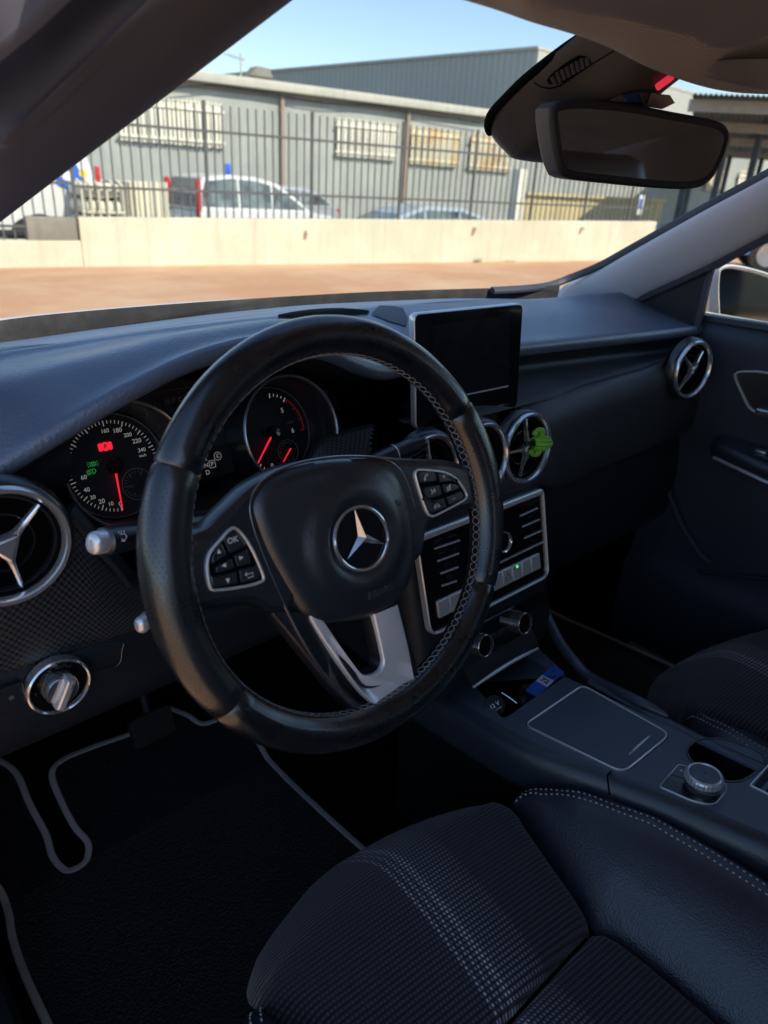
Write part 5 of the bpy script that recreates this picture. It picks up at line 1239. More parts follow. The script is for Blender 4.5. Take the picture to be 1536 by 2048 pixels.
def make_seat(dx, dy, label, cx=.035):
    M = T(cx+dx, -.30+dy, .16); D = T(dx, dy, 0)
    s = thing('front_seat', label, 'car seat', M, 'front seats')
    mf = fabric_mat('ribbed_seat_fabric', .0)
    # front cushion
    xr = [(0.055, .140, .395), (.03, .192, .43), (.0, .212, .462), (-.02, .216, .480), (-.04, .218, .491), (-.065, .217, .4965), (-.10, .205, .4985), (-.14, .192, .497), (-.18, .181, .492), (-.205, .174, .486), (-.216, .170, .478), (-.220, .168, .466)]
    rows = []
    for y, xh, z in xr:
        yb = y; row = []
        for u in (-1.0, -.985, -.95, -.88, -.7, -.4, 0, .4, .7, .88, .95, .985, 1.0):
            fall = .020*max(0, (abs(u)-.86)/.14)**2.2; arch = (-.035*abs(u)**2.4 if y > -.03 else -.022*abs(u)**2.4*max(0, (y+.12)/.09) if y > -.12 else 0)
            xcw = cx+(xh-cx)*u+(.0 if u > 0 else 0); row.append((xcw, yb+arch*.9, z+.008*(1-u*u)-fall))
        rows.append(row)
    g = G(D); g.loft(rows, 60, 60, flip=False); g.build('front_cushion', mf, s, 70)
    # rear cushion
    rows = []
    for y, xh, z in ((-.222, .166, .462), (-.226, .172, .474), (-.24, .176, .481), (-.28, .178, .484), (-.36, .178, .482), (-.45, .178, .476), (-.60, .178, .465), (-.68, .178, .46)):
        row = []
        for u in (-1.0, -.985, -.95, -.88, -.7, -.4, 0, .4, .7, .88, .95, .985, 1.0):
            fall = .020*max(0, (abs(u)-.86)/.14)**2.2; row.append((cx+(xh-cx)*u, y, z+.006*(1-u*u)-fall))
        rows.append(row)
    g = G(D); g.loft(rows, 60, 40); g.build('rear_cushion', mf, s, 70)
    # side bolsters
    BY = [(-.066, .2145, .470, .216, .474), (-.070, .219, .476, .226, .497), (-.085, .216, .479, .236, .512), (-.13, .201, .480, .256, .530), (-.20, .180, .476, .275, .541), (-.235, .175, .470, .280, .5435), (-.29, .1765, .468, .284, .546), (-.36, .1765, .466, .286, .548), (-.50, .1765, .460, .288, .556), (-.68, .1765, .455, .29, .565)]
    for sg in (1, -1):
        fl = lambda x: x if sg > 0 else 2*cx-x
        rows = []; crest = []
        for y, xi, zi, xc, zc in BY:
            w_ = xc-xi
            rows.append([(fl(xi-.004), y, zi-.012), (fl(xi+.002), y, zi), (fl(xi+w_*.15), y, zi+(zc-zi)*.22+.004), (fl(xi+w_*.4), y, zi+(zc-zi)*.55+.007), (fl(xi+w_*.72), y, zi+(zc-zi)*.86+.005), (fl(xc-.004), y, zc-.0005), (fl(xc), y, zc-.0012), (fl(xc+.004), y, zc-.0005), (fl(xc+.012), y, zc-.003), (fl(xc+.020), y, zc-.012), (fl(xc+.026), y, zc-.03), (fl(xc+.026), y, max(.30, zc-.20))])
            crest.append((xc, y, zc))
        g = G(D); g.loft(rows, 50, 70, flip=sg > 0); bo = g.build('side_bolster', M_seatl, s, 70)
        top = BVHTree.FromPolygons(g.v, g.f)
        def onb(x, y, z):
            q = top.ray_cast(Vector((x+dx, y+dy, z+.08)), Vector((0, 0, -1)))[0]; return (x, y, (q.z if q else z)+.0006)
        g = G(D); cs = spline(crest, 200)
        for off, dz in ((-.0055, .0013), (.0050, .0013)):
            for k in range(2, 196, 2):
                a, b = cs[k], cs[k]+(cs[k+1]-cs[k])*.72
                g.tube([onb(fl(a[0]+off), a[1], a[2]), onb(fl((a[0]+b[0])/2+off), (a[1]+b[1])/2, (a[2]+b[2])/2), onb(fl(b[0]+off), b[1], b[2])], .00085, 5)
        g.build('stitching', M_seatthread, bo)
        # front tip of the bolster closes round the end of the cushion
        g = G(D); r0 = BY[0]; g.ball((fl(.2175), -.070, .468), .0, 6, 4) if False else None
    g = G(D); g.box((cx, -.36, .33), (.46, .56, .20), b=.04); g.build('seat_base', M_seatside, s)
    # backrest and head restraint
    rows = []
    for z, y, hw in ((.44, -.70, .20), (.55, -.72, .235), (.70, -.76, .245), (.85, -.80, .235), (.98, -.835, .19), (1.04, -.85, .13), (1.06, -.862, .10)):
        rows.append([(cx+hw*u, y+(.035*abs(u)**3-.01)*(1 if abs(u) < 1.1 else 0), z) for u in (-1, -.85, -.6, -.3, 0, .3, .6, .85, 1)])
    back = [[(p[0], p[1]-.11, p[2]) for p in r_] for r_ in rows]
    g = G(D); g.loft(rows, 40, 30, flip=True); g.loft(back, 40, 30)
    for e in (0, -1): g.grid([[r_[e] for r_ in rows], [r_[e] for r_ in back]], flip=e == 0)
    br = g.build('backrest', M_seatl, s, 60)
    g = G(D)
    for sg in (1, -1):
        pts = spline([(cx+sg*.16, -.712, .46), (cx+sg*.165, -.735, .6), (cx+sg*.16, -.775, .8), (cx+sg*.12, -.822, .97)], 80)
        for k in range(0, 78, 2): g.tube([tuple(pts[k]+np.array((0, .008, 0))), tuple(pts[k+1]+np.array((0, .008, 0)))], .0012, 5)
    g.build('stitching', M_thread, br)
    g = G(D); g.box((cx, -.90, 1.15), (.26, .11, .19), b=.045); g.build('head_restraint', M_seatl, s)
    return s
make_seat(0, 0, 'driver seat of dark ribbed cloth with black stitched leather bolster, nearest the camera')
make_seat(.70, -.068, 'passenger seat in the same dark cloth, beyond the centre console at right')

# ================================================================== FLOOR, MATS, PEDAL
M_carpet = leatherlike('floor_carpet', (.0045, .0045, .005), .95, 900, .8, .1)
def mat_pile():
    t = NT('mat_pile'); c = t.co(); v = t.voro(c, 240); sp = t.math('MULTIPLY', t.math('LESS_THAN', t.voro(c, 46), .035), 1.)
    n = t.ramp(t.noise(c, 6, 6, .65), [(.3, (.0035, .004, .005)), (.7, (.010, .011, .014))])
    t.set(color=t.mix(sp, n, (.35, .34, .32)), rough=.95, spec=.12, sheen=.25); t.bump(t.math('ADD', v, t.math('MULTIPLY', t.noise(c, 500, 2), .8)), 1., .003); return t.m
M_mat = mat_pile()
M_bind = leatherlike('grey_mat_binding', (.50, .465, .44), .85, 900, .5, .2)
def fz(y): return .2+max(0, y-.43)*.5
def onmat(px, py, dz=0.):
    p = at(px, py, 'z', .2+dz)
    return p if p.y <= .43 else on(px, py, (0, .43, .2+dz), (0, -.5, 1))
# ------------------------------------------------------------------ car shell
M_roof = leatherlike('woven_headlining', (.46, .44, .42), .9, 900, .35, .2)
def weave():
    t = NT('woven_header_cloth'); uv = t.xyz(t.co('Object')); p = .0036
    u = t.math('ADD', t.math('MULTIPLY', uv[0], .8), t.math('MULTIPLY', uv[1], 1.0)); v = t.math('SUBTRACT', t.math('MULTIPLY', uv[0], .8), t.math('ADD', uv[1], uv[2]))
    a = t.math('SINE', t.math('MULTIPLY', u, 2*math.pi/p)); b = t.math('SINE', t.math('MULTIPLY', v, 2*math.pi/p))
    h = t.math('MULTIPLY', a, b); n = t.noise(t.co(), 8, 4)
    t.set(color=t.mix(t.math('MULTIPLY', t.math('ADD', h, 1.), .5), (.30, .275, .26), t.ramp(n, [(.3, (.74, .68, .63)), (.7, (.80, .74, .69))])), rough=.9, spec=.2); t.bump(h, .5, .0008); return t.m
M_weave = weave()
M_visor = simple('visor_skin', (.26, .245, .265), .75, grain=(500, .2), vscale=5)
M_pillar = simple('pale_grey_pillar_cloth', (.76, .79, .88), .85, grain=(600, .35), vscale=4, vary=.06)
M_pillard = simple('pillar_trim', (.115, .117, .145), .7, grain=(300, .15), vscale=5)
M_seal = simple('rubber_seal', (.05, .06, .085), .55, grain=(200, .1))
M_hood = simple('pale_car_paint', (.74, .74, .72), .25, coat=.6, vary=.03)
def glass_mat(name, tint=(.97, .985, .98), gl=.05, dust_veil=.0):
    t = NT(name); nt_ = t.t; tr = t.n('BsdfTransparent'); tr.inputs[0].default_value = (*tint, 1); gs = t.n('BsdfGlossy'); gs.inputs['Roughness'].default_value = .01
    fr = t.n('LayerWeight'); fr.inputs[0].default_value = .25; mx = t.n('MixShader')
    t.l(t.math('ADD', t.math('MULTIPLY', t.math('POWER', fr.outputs['Facing'], 4.), .35), gl*.4), mx.inputs[0]); t.l(tr.outputs[0], mx.inputs[1]); t.l(gs.outputs[0], mx.inputs[2]); o_ = mx.outputs[0]
    if dust_veil:
        d = t.n('BsdfDiffuse'); d.inputs[0].default_value = (.8, .78, .72, 1); m2 = t.n('MixShader')
        hz = t.ramp(t.noise(t.co(), 3, 5, .6), [(.3, dust_veil*.3), (.8, dust_veil)])
        t.l(hz, m2.inputs[0]); t.l(o_, m2.inputs[1]); t.l(d.outputs[0], m2.inputs[2]); o_ = m2.outputs[0]
    t.l(o_, t.out.inputs[0]); return t.m
M_glass = glass_mat('windscreen_glass', (.97, .985, .98), .04, .04)  # thin dust strengthened into a pale veil that hazes the view outside
M_sglass = glass_mat('side_window_glass', (.82, .88, .86), .06)
body = thing('car_cabin', 'car cabin shell with grey windscreen pillars, woven roof lining and pale bonnet', 'car body', T(.36, -.4, 0))
# windscreen
def gb(x): return (x, Ey(x)+.035, .985)
LA = [(-.33, .395, .985), (-.215, .30, 1.095), (-.165, .235, 1.14), (-.09, .13, 1.225), (-.035, .055, 1.29), (.0, .025, 1.325)]
RA = [(1.01, .43, .985), (.985, .33, 1.075), (.955, .235, 1.14), (.91, .13, 1.22), (.85, .045, 1.295), (.80, .02, 1.325)]
rows = [[(x, Ey(x)+.055, .975) for x in (-.36, -.2, .0, .2, .36, .55, .75, .9, 1.03)]]
for k in range(1, 6):
    a, b = Vector(LA[k]), Vector(RA[k]); row = []
    for f_ in (0, .12, .25, .4, .5, .62, .75, .88, 1): q = a.lerp(b, f_); q.y += (.14, .10, .06, .04, .03)[k-1]*4*f_*(1-f_); row.append(tuple(q))
    rows.append(row)
g = G(); g.loft(rows, 40, 24); ws = g.build('windscreen', M_glass, body, 80)
fp = [(-150, 669), (0, 641), (150, 624), (400, 604), (640, 589), (760, 583), (880, 579), (1050, 574), (1120, 570)]; ft = []
for x, y in fp:
    q = at(x, y, 'y', .48)
    for _ in range(4): q = at(x, y, 'y', Ey(q.x)+.04)
    ft.append(q)
M_frit = wall_paint('dusty_black_band', (.085, .085, .09), (.05, .05, .055), 9, .6, .05, False)
g = G(); g.loft([[tuple(q+Vector((0, .004, -.05))) for q in ft], [tuple(q+Vector((0, .0, -.012))) for q in ft], [tuple(q) for q in ft]], 60, 8); g.build('frit_band', M_frit, ws)
# cowl and bonnet
rows = None
M_cowl = wall_paint('dusty_cowl_plastic', (.11, .11, .11), (.06, .06, .06), 6, .6, .1, False)
hc = [at(x, y, 'y', .80) for x, y in ((0, 632), (100, 622), (200, 613), (300, 605), (400, 598), (480, 593), (560, 591))]
hx_ = [-.62, -.4, -.25]+[p.x for p in hc]+[.56, .66, .8, 1.05, 1.2, 1.32]; hz_ = [.932, .941, .948]+[p.z-.0045 for p in hc]+[.952, .938, .925, .91, .90, .87]
rows = [[(x, .787, z-.012), (x, .789, z-.003), (x, .797, z), (x, .84, z-.008), (x, 1.0, z-.055), (x, 1.3, z-.15), (x, 1.6, z-.25), (x, 1.75, z-.38), (x, 1.78, z-.6)] for x, z in zip(hx_, hz_)]
g = G(); g.loft(rows, 30, 60); g.build('bonnet', M_hood, body, 60)
rows = [[(x, Ey(x)+.045, .962), (x, Ey(x)+.10, .960), (x, .66, z-.016), (x, .772, z-.009), (x, .786, z-.03)] for x, z in zip(hx_, hz_)]
g = G(); g.loft(rows, 16, 60); g.build('cowl', M_cowl, body)
# pillars
LB = [(-.40, .33, .985), (-.285, .205, 1.11), (-.235, .145, 1.165), (-.165, .065, 1.235), (-.115, .005, 1.285), (-.09, -.04, 1.33)]
def dl(px, py, t): return tuple(dist(px, py, t))
A = [dl(-140, 548, .80), dl(0, 441, .68), dl(145, 331, .645), dl(290, 221, .62), dl(435, 111, .605), dl(580, 1, .60), dl(720, -105, .60)]
A1 = [dl(-160, 500, .77), dl(-20, 395, .645), dl(125, 285, .61), dl(268, 172, .585), dl(410, 65, .57), dl(550, -40, .565), dl(690, -145, .565)]
B = [dl(-170, 400, .72), dl(-20, 297, .60), (dl(66, 222, .575)), dl(150, 140, .555), dl(225, 68, .545), dl(300, -5, .54), dl(420, -120, .54)]
Cc = [dl(-185, 290, .69), dl(-60, 200, .585), (dl(0, 145, .56)), dl(75, 85, .545), dl(140, 25, .54), dl(205, -35, .535), dl(330, -150, .535)]
Dd = [dl(-190, 230, .68), dl(-100, 130, .575), (dl(-30, 92, .552)), dl(30, 45, .54), dl(95, -15, .535), dl(160, -75, .53), dl(280, -180, .53)]
Ee = [dl(-420, 60, .66), dl(-300, -40, .56), (dl(-230, -90, .54)), dl(-170, -150, .53), dl(-110, -200, .525), dl(-50, -260, .52), dl(80, -360, .52)]
for L_, lo_, hi_ in ((A, (-.245, .435, .965), (.045, .00, 1.345)), (A1, (-.27, .42, .955), (.01, -.02, 1.345)), (B, (-.31, .385, .945), (-.075, -.01, 1.335)), (Cc, (-.335, .365, .94), (-.11, -.01, 1.335)), (Dd, (-.36, .35, .935), (-.135, -.01, 1.335)), (Ee, (-.43, .33, .93), (-.20, -.03, 1.355))):
    L_.insert(0, lo_); L_.append(hi_)
Ab = [tuple(Vector(p)+Vector((.012, .02, .004))) for p in A]
g = G(); g.loft([Ab, A, A1, [tuple(Vector(a)*.5+Vector(b)*.5-_f*.012) for a, b in zip(A1, B)], B, [tuple(Vector(b)+_f*.012) for b in B]], 60, 40, flip=True); pl_ = g.build('windscreen_pillar', M_pillard, body, 60); pl_['label'] = 'dark plum grey pillar trim beside the open driver door'
g = G(); g.loft([[tuple(Vector(b)+_f*.010) for b in B], [tuple(Vector(b)+_f*.016) for b in Cc], [tuple(Vector(c)-_f*.006) for c in Cc]], 60, 12, flip=True); g.build('pillar_channel', M_seal, body, 60)
g = G(); g.loft([[tuple(Vector(c)-_f*.005) for c in Cc], [tuple(Vector(a)*.5+Vector(b)*.5-_f*.006) for a, b in zip(Cc, Dd)], [tuple(Vector(d)+_f*.004) for d in Dd], [tuple(Vector(e)+_f*.02) for e in Ee]], 60, 20, flip=True); g.build('door_seal', M_pillard, body, 60)
p = [dist(x, y, t) for x, y, t in ((258, 54, .562), (300, 78, .574), (350, 98, .584), (410, 110, .596))]
g = G(); g.tube([tuple(q-_f*.0005) for q in spline([tuple(x) for x in p], 16)], .0012, 5); g.build('pillar_joint', M_void, body)
RB = [(1.035, .385, .955), (1.035, .325, .985), (1.030, .205, 1.062), (1.02, .105, 1.128), (.99, .0, 1.20), (.95, -.12, 1.27)]
RA2 = [at(1110, 598, 'x', .957)-Vector((0, 0, .03)), at(1131, 584, 'x', .955), at(1180, 556, 'x', .953), at(1262, 509, 'x', .95), at(1400, 431, 'x', .945), at(1536, 358, 'x', .925), at(1700, 268, 'x', .89)]
RB2 = [at(1215, 628, 'x', 1.0)-Vector((0, 0, .03)), at(1236, 616, 'x', 1.005), at(1262, 603, 'x', 1.01), at(1300, 582, 'x', 1.012), at(1400, 536, 'x', 1.01), at(1536, 466, 'x', .995), at(1700, 378, 'x', .965)]
g = G(); rr = [[tuple(Vector(a)+Vector((.012, .02, .004))) for a in RA2], [tuple(a) for a in RA2], [tuple(a*.65+b*.35-Vector((.012, .004, -.002))) for a, b in zip(RA2, RB2)], [tuple(a*.3+b*.7-Vector((.010, .002, 0))) for a, b in zip(RA2, RB2)], [tuple(b) for b in RB2], [tuple(b+Vector((.02, .008, -.004))) for b in RB2]]
g.loft(rr, 50, 30); p_ = g.build('windscreen_pillar', M_pillar, body, 60); p_['label'] = 'pale grey cloth covered pillar on the passenger side'
g = G(); g.tube([tuple(x) for x in spline([tuple(at(x, y, 'x', v)) for x, y, v in ((985, 581, .72), (1050, 577, .81), (1100, 570, .90), (1140, 556, .945), (1200, 531, .955), (1262, 497, .955), (1400, 420, .95), (1536, 347, .93), (1700, 258, .90))], 70)], .0065, 8, sx=1.2, sy=.8); g.build('windscreen_seal', M_seal, body)
g = G(); g.tube([tuple(x) for x in spline([tuple(b+Vector((.006, -.002, -.006))) for b in RB2], 40)], .007, 8); g.build('door_frame_seal', M_seal, body)
# roof lining: woven header, visor, roof
H0 = [at(x, y, 'y', v) for x, y, v in ((860, -40, -.02), (990, 0, -.02), (1090, 29, -.02), (1180, 60, -.02), (1240, 92, -.02), (1300, 130, -.02), (1350, 153, -.022), (1400, 170, -.025), (1450, 181, -.028), (1500, 187, -.03), (1560, 188, -.03), (1680, 182, -.03))]
H1 = [at(x, y, 'y', v) for x, y, v in ((900, -70, -.10), (1010, -32, -.10), (1053, 0, -.10), (1120, 14, -.10), (1209, 27, -.10), (1280, 44, -.10), (1342, 58, -.10), (1377, 70, -.10), (1405, 86, -.10), (1450, 84, -.10), (1536, 50, -.10), (1680, 20, -.10))]
mid1 = [a*.72+b*.28+Vector((0, .004, -.006)) for a, b in zip(H0, H1)]; mid2 = [a*.4+b*.6+Vector((0, .004, -.006)) for a, b in zip(H0, H1)]
up0 = [Vector((a.x, a.y+.03, a.z+.05)) for a in H0]
g = G(); g.loft([[tuple(p) for p in r_] for r_ in (up0, [p+Vector((0, .006, .008)) for p in H0], H0, mid1, mid2, H1, [p+Vector((0, -.01, .03)) for p in H1])], 70, 40, flip=True); g.build('roof_header', M_weave, body, 70)
g = G(); rows = []
for dy, dz, e in ((.0, .022, 0), (-.004, .004, 0), (-.012, -.004, .0), (-.04, .002, 0), (-.10, .02, 0), (-.17, .045, 0), (-.175, .06, 0)):
    rows.append([(p.x+dy*.25, p.y+dy, p.z+dz) for p in H1])
g.loft(rows, 70, 24, flip=True); g.build('sun_visor', M_visor, body, 70)
q = at(1422, 70, 'y', -.085); g = G(); g.ball((q.x, q.y, q.z), .013, 16, 10, (1.5, .7, .45)); g.build('visor_clip', M_visor, body)
hb = [at(x, y, 'y', v) for x, y, v in ((1395, 128, -.06), (1440, 150, -.055), (1490, 172, -.05), (1540, 183, -.05), (1620, 186, -.05))]; hb2 = [at(x, y, 'y', v) for x, y, v in ((1395, 128, -.065), (1430, 122, -.085), (1490, 118, -.10), (1540, 118, -.10), (1620, 116, -.10))]
g = G(); g.loft([[tuple(p) for p in hb], [tuple(a*.5+b*.5+Vector((0, -.008, -.010))) for a, b in zip(hb, hb2)], [tuple(p) for p in hb2]], 30, 12, flip=True); g.build('header_pad', M_visor, body, 70)
rows = []
for y, z, hw in ((.02, 1.345, .46), (-.10, 1.372, .50), (-.4, 1.40, .54), (-.9, 1.40, .55), (-1.4, 1.37, .53), (-1.9, 1.30, .50), (-2.05, 1.24, .50)):
    rows.append([(.36+hw*u*(1. if u < 0 else (.69/.54)), y, z-.05*abs(u)**4) for u in (-1.08, -1, -.8, -.4, 0, .4, .8, 1, 1.08)])
g = G(); g.loft(rows, 40, 40); g.build('roof_lining', M_roof, body, 70)
g = G(); g.loft([[(p[0], p[1], p[2]+.05) for p in r_] for r_ in rows], 40, 40, flip=True); g.build('roof_skin', M_hood, body, 70)
g = G(); g.tube([tuple(q) for q in spline([(-.135, .03, 1.318), (-.175, -.1, 1.322), (-.222, -.4, 1.345), (-.235, -.9, 1.345), (-.215, -1.4, 1.315), (-.18, -2.0, 1.22)], 40)], .03, 10); g.build('roof_rail', M_pillard, body)
# sides behind the front doors, tail, floor
for x, sg in ((-.38, -1), (1.10, 1)):
    g = G(); g.prism([(-2.5, .25), (-.78, .25), (-.72, .6), (-.70, .95), (-.66, 1.37), (-.76, 1.38), (-.80, .97), (-1.02, .97), (-1.06, 1.37), (-2.05, 1.27), (-2.2, .97), (-2.5, .9)], 0, .03, .004, frame((x, 0, 0), (0, 1, 0), (0, 0, 1), (1, 0, 0))); g.build('rear_side_panel', M_visor, body)  # rear windows mostly walled up to darken what the interior mirror reflects
g = G(); g.box((.36, .84, .45), (1.62, .02, .72)); g.build('firewall', M_void, body)
for x in (-.335, 1.075): g = G(); g.box((x, .50, .50), (.02, .60, .70)); g.build('kick_panel', M_carpet, body)
g = G(); g.box((.36, -2.45, .60), (1.5, .05, .8)); g.build('tail_panel', M_pillard, body)
g = G(); g.box((.36, -1.55, .62), (1.35, .25, .75), b=.08); g.build('rear_bench', M_seatl, body)
rows = [[(x, y, z) for y, z in ((-2.4, .182), (-.6, .182), (.30, .182), (.42, .184), (.55, .242), (.80, .37), (.86, .5), (.86, .7))] for x in (-.33, 1.12)]
g = G(); g.loft(rows, 40, 3, lin_u=True, smooth_v=False, flip=True); g.build('carpet', M_carpet, body, 60)
g = G(); g.box((-.355, -.15, .24), (.10, 1.4, .22), b=.03); g.build('door_sill', M_blackm, body)
g = G(); g.prism([(.34, .2), (1.6, .2), (1.7, .72), (.9, .84), (.42, .86), (.34, .86)], -.0, .05, .01, frame((-.52, 0, 0), (0, 1, 0), (0, 0, 1), (1, 0, 0))); g.build('front_wing', M_hood, body)
g = G(); g.box((-.43, .40, .55), (.14, .12, .8), b=.02); g.build('door_jamb', M_blackm, body)
g = G(); g.prism([(.34, .2), (1.6, .2), (1.7, .72), (.9, .84), (.42, .86), (.34, .86)], -.0, .05, .01, frame((1.24, 0, 0), (0, 1, 0), (0, 0, 1), (1, 0, 0))); g.build('front_wing', M_hood, body)
for x in (-.50, 1.22):
    g = G(); g.lathe([(.20, -.10), (.29, -.105), (.315, -.08), (.315, .08), (.29, .105), (.20, .10)], 36, T(x, 1.15, .316) @ RY(R(90))); wl_ = g.build('wheel', M_tyre, body)
    g = G(); g.lathe([(.001, -.09), (.20, -.10), (.20, .10), (.001, .09)], 30, T(x, 1.15, .316) @ RY(R(90))); g.build('rim', M_alloy, wl_)
    g = G(); g.lathe([(.20, -.10), (.29, -.105), (.315, -.08), (.315, .08), (.29, .105), (.20, .10)], 36, T(x, -1.55, .316) @ RY(R(90))); wl_ = g.build('wheel', M_tyre, body)
    g = G(); g.lathe([(.001, -.09), (.20, -.10), (.20, .10), (.001, .09)], 30, T(x, -1.55, .316) @ RY(R(90))); g.build('rim', M_alloy, wl_)
g = G(); g.box((.36, -.2, .165), (1.55, 3.6, .03)); g.box((.36, -1.9, .45), (1.5, 1.1, .45), b=.05); g.build('underbody', M_blackm, body)

# open driver door out of view, added to block ground light from the left
g = G(); DM = frame((-.44, .36, 0), Vector((-.86, -.50, 0)), Vector((.50, -.86, 0)), (0, 0, 1)); g.prism([(0, .28), (.95, .28), (1.05, .6), (1.03, .95), (.02, .93)], -.06, .0, .02, DM @ RX(R(90))); g.build('unseen_driver_door', M_blackm, body)

# floor mats
def mat_thing(label, outline, binding, base):
    m = thing('floor_mat', label, 'floor mat', base, 'floor mats')
    g = G(); o = [(p[1], p[0]) for p in outline]
    for a_, b_ in ((-2, .43), (.43, 2)):
        q = [(y, x) for x, y in clip(o, a_, b_)]
        if len(q) > 2: flat_with_holes(g, ccw(q), [], 0, I4)
    g.v = [(x, y, fz(y)-.001) for x, y, z in g.v]; g.build('pile', M_mat, m, 70)
    for i, b in enumerate(binding):
        g = G(); g.tube([(p[0], p[1], fz(p[1])+.002) for p in spline(b, 20*len(b))], .0052, 8, sx=.55, up=(0, 0, 1)); g.build('binding', M_bind, m)
    return m
slot = [onmat(x, y) for x, y in ((-60, 1500), (0, 1523), (34, 1550), (60, 1610), (92, 1670), (106, 1715), (135, 1743), (168, 1728), (177, 1690), (150, 1655), (122, 1602), (104, 1550), (125, 1522), (180, 1498), (248, 1474), (310, 1450))]
fr_ = [onmat(x, y) for x, y in ((340, 1418), (375, 1432), (405, 1449), (445, 1437), (490, 1420))]
rt = [onmat(x, y) for x, y in ((490, 1440), (520, 1492), (575, 1560), (660, 1640), (745, 1716), (800, 1765))]
lf = [onmat(x, y) for x, y in ((-40, 1740), (0, 1782), (18, 1830), (26, 1880), (50, 1950), (95, 2048), (140, 2130))]
mat_thing('black driver floor mat edged with a grey binding that loops round a slot', slot+fr_+rt+[Vector((.19, -.1, .2)), Vector((-.27, -.1, .2))]+lf[::-1]+[Vector((-.30, .60, .2))], [slot, fr_, rt, lf], T(0, .2, .19))
pm_ = [onmat(x, y) for x, y in ((1090, 1217), (1130, 1238), (1200, 1268), (1290, 1309), (1380, 1351), (1460, 1390))]
mat_thing('black passenger floor mat with a thin grey edge, in the dark footwell beyond the console', [(.56, .5), (.56, 0)]+[(pm_[-1].x, pm_[-1].y)]+[(p.x, p.y) for p in pm_[::-1]], [pm_], T(.8, .2, .19))
pd = thing('brake_pedal', 'dark worn brake pedal in the shadow under the dashboard', 'pedal', T(at(305, 1450, 'y', .50)))
q = at(305, 1452, 'y', .49); g = G(); F = facing(q, (0, -.9, .45)); g.prism(rrect(.072, .050, .008), -.008, .006, .003, F)
for k in range(5): g.box((-.024+k*.012, 0, .006), (.004, .04, .003), M=F)
g.build('pad', simple('worn_pedal_rubber', (.018, .016, .012), .8, grain=(300, .4)), pd); g = G(); g.tube([tuple(q+Vector((0, .01, 0))), tuple(q+Vector((0, .06, .15))), tuple(q+Vector((0, .08, .3)))], .008, 8); g.build('arm', M_blackm, pd)

# ------------------------------------------------------------------ interior mirror and sensor housing
GS = Vector((0, -.809, .588)); GN = Vector((0, -.588, -.809)); GO = Vector((.36, .47, 1.0)); GFm = frame(GO, (1, 0, 0), GS, GN)
if GFm.determinant() < 0: GFm = frame(GO, (-1, 0, 0), GS, GN)
sgx = GFm.col[0].x
sh = thing('sensor_housing', 'dark housing on the windscreen above the mirror with a slatted vent', 'sensor housing', T(.36, .1, 1.28))
M_hous = simple('brown_black_plastic', (.075, .068, .066), .5, grain=(500, .15), vscale=6)
def hp_(x, s, n): return (.36+x, (GO+GS*s+GN*n).y, (GO+GS*s+GN*n).z)
secs = []
for s, xl2, xrg, dl2, x2, dm in ((.588, -.072, .078, .004, -.030, .052), (.55, -.074, .080, .004, -.030, .052), (.515, -.082, .084, .004, -.036, .050), (.48, -.086, .086, .004, -.040, .047), (.45, -.087, .086, .004, -.044, .045), (.425, -.083, .083, .004, -.045, .041), (.405, -.073, .073, .004, -.043, .037), (.394, -.060, .062, .004, -.036, .031), (.385, -.040, .042, .005, -.025, .022), (.380, -.012, .012, .006, -.008, .012)):
    secs.append([hp_(xl2, s, .002), hp_(xl2+.002, s, dl2+.003), hp_(xl2*.35+x2*.65, s, dm*.72), hp_(x2, s, dm*.93), hp_(x2+.022, s, dm), hp_(.02, s, dm), hp_(-x2, s, dm*.95), hp_(xrg*.5-x2*.5, s, dm*.6), hp_(xrg, s, dl2), hp_(xrg, s, .002)])
g = G(); rows = [[np.array(p) for p in s_] for s_ in secs]; g.loft(rows, 40, 60, flip=True); on_h = hitter(g); hsn = g.build('housing', M_hous, sh, 60)
# dotted edge against the glass
g = G(); pts = spline([tuple(on(x, y, GO+GN*.001, GN)) for x, y in ((1195, 52), (1120, 103), (1050, 158), (1010, 197), (984, 226), (976, 250), (980, 264))], 60); g.tube([tuple(p) for p in pts], .0045, 8); g.build('edge_strip', M_void, sh)
vo = [(1094, 160), (1100, 150), (1120, 133), (1140, 119), (1158, 110), (1172, 112), (1184, 124), (1178, 131), (1150, 150), (1128, 163), (1112, 168), (1098, 167)]
vp_ = [on_h(x, y, .0012) for x, y in vo]
if all(q is not None for q in vp_):
    g = G(); c_ = sum(vp_, Vector())/len(vp_); n = len(vp_); g.add([tuple(c_)]+[tuple(q) for q in vp_], [[0, 1+i, 1+(i+1) % n] for i in range(n)]); g.build('vent_recess', M_void, sh)
    for k in range(8):
        f_ = (k+.5)/8; a_ = on_h(1099+79*f_, 151-44*f_+(4 if k in (0, 7) else 0), .0022); b_ = on_h(1107+74*f_, 169-42*f_-(1 if k in (0, 7) else 0), .0022)
        g = G(); g.tube([tuple(a_), tuple(b_)], .0021, 6); g.build('vent_slat', M_hous, sh)
    g = G(); g.tube([tuple(on_h(x, y, .0002)) for x, y in ((1068, 165), (1082, 174), (1100, 177), (1120, 172), (1180, 131), (1230, 100))], .0007, 5); g.build('panel_seam', M_void, sh)
q = on_h(1327, 158, .003) or at(1327, 158, 'y', .0); F = facing(q, (CAM-q)); g = G(F); g.prism(rrect(.017, .0065, .002), -.004, .0006, 0, RZ(R(38))); g.build('red_lens', simple('glowing_red_lens', (.6, .01, .03), .3, es=.55, emit=(1, .03, .08)), sh)
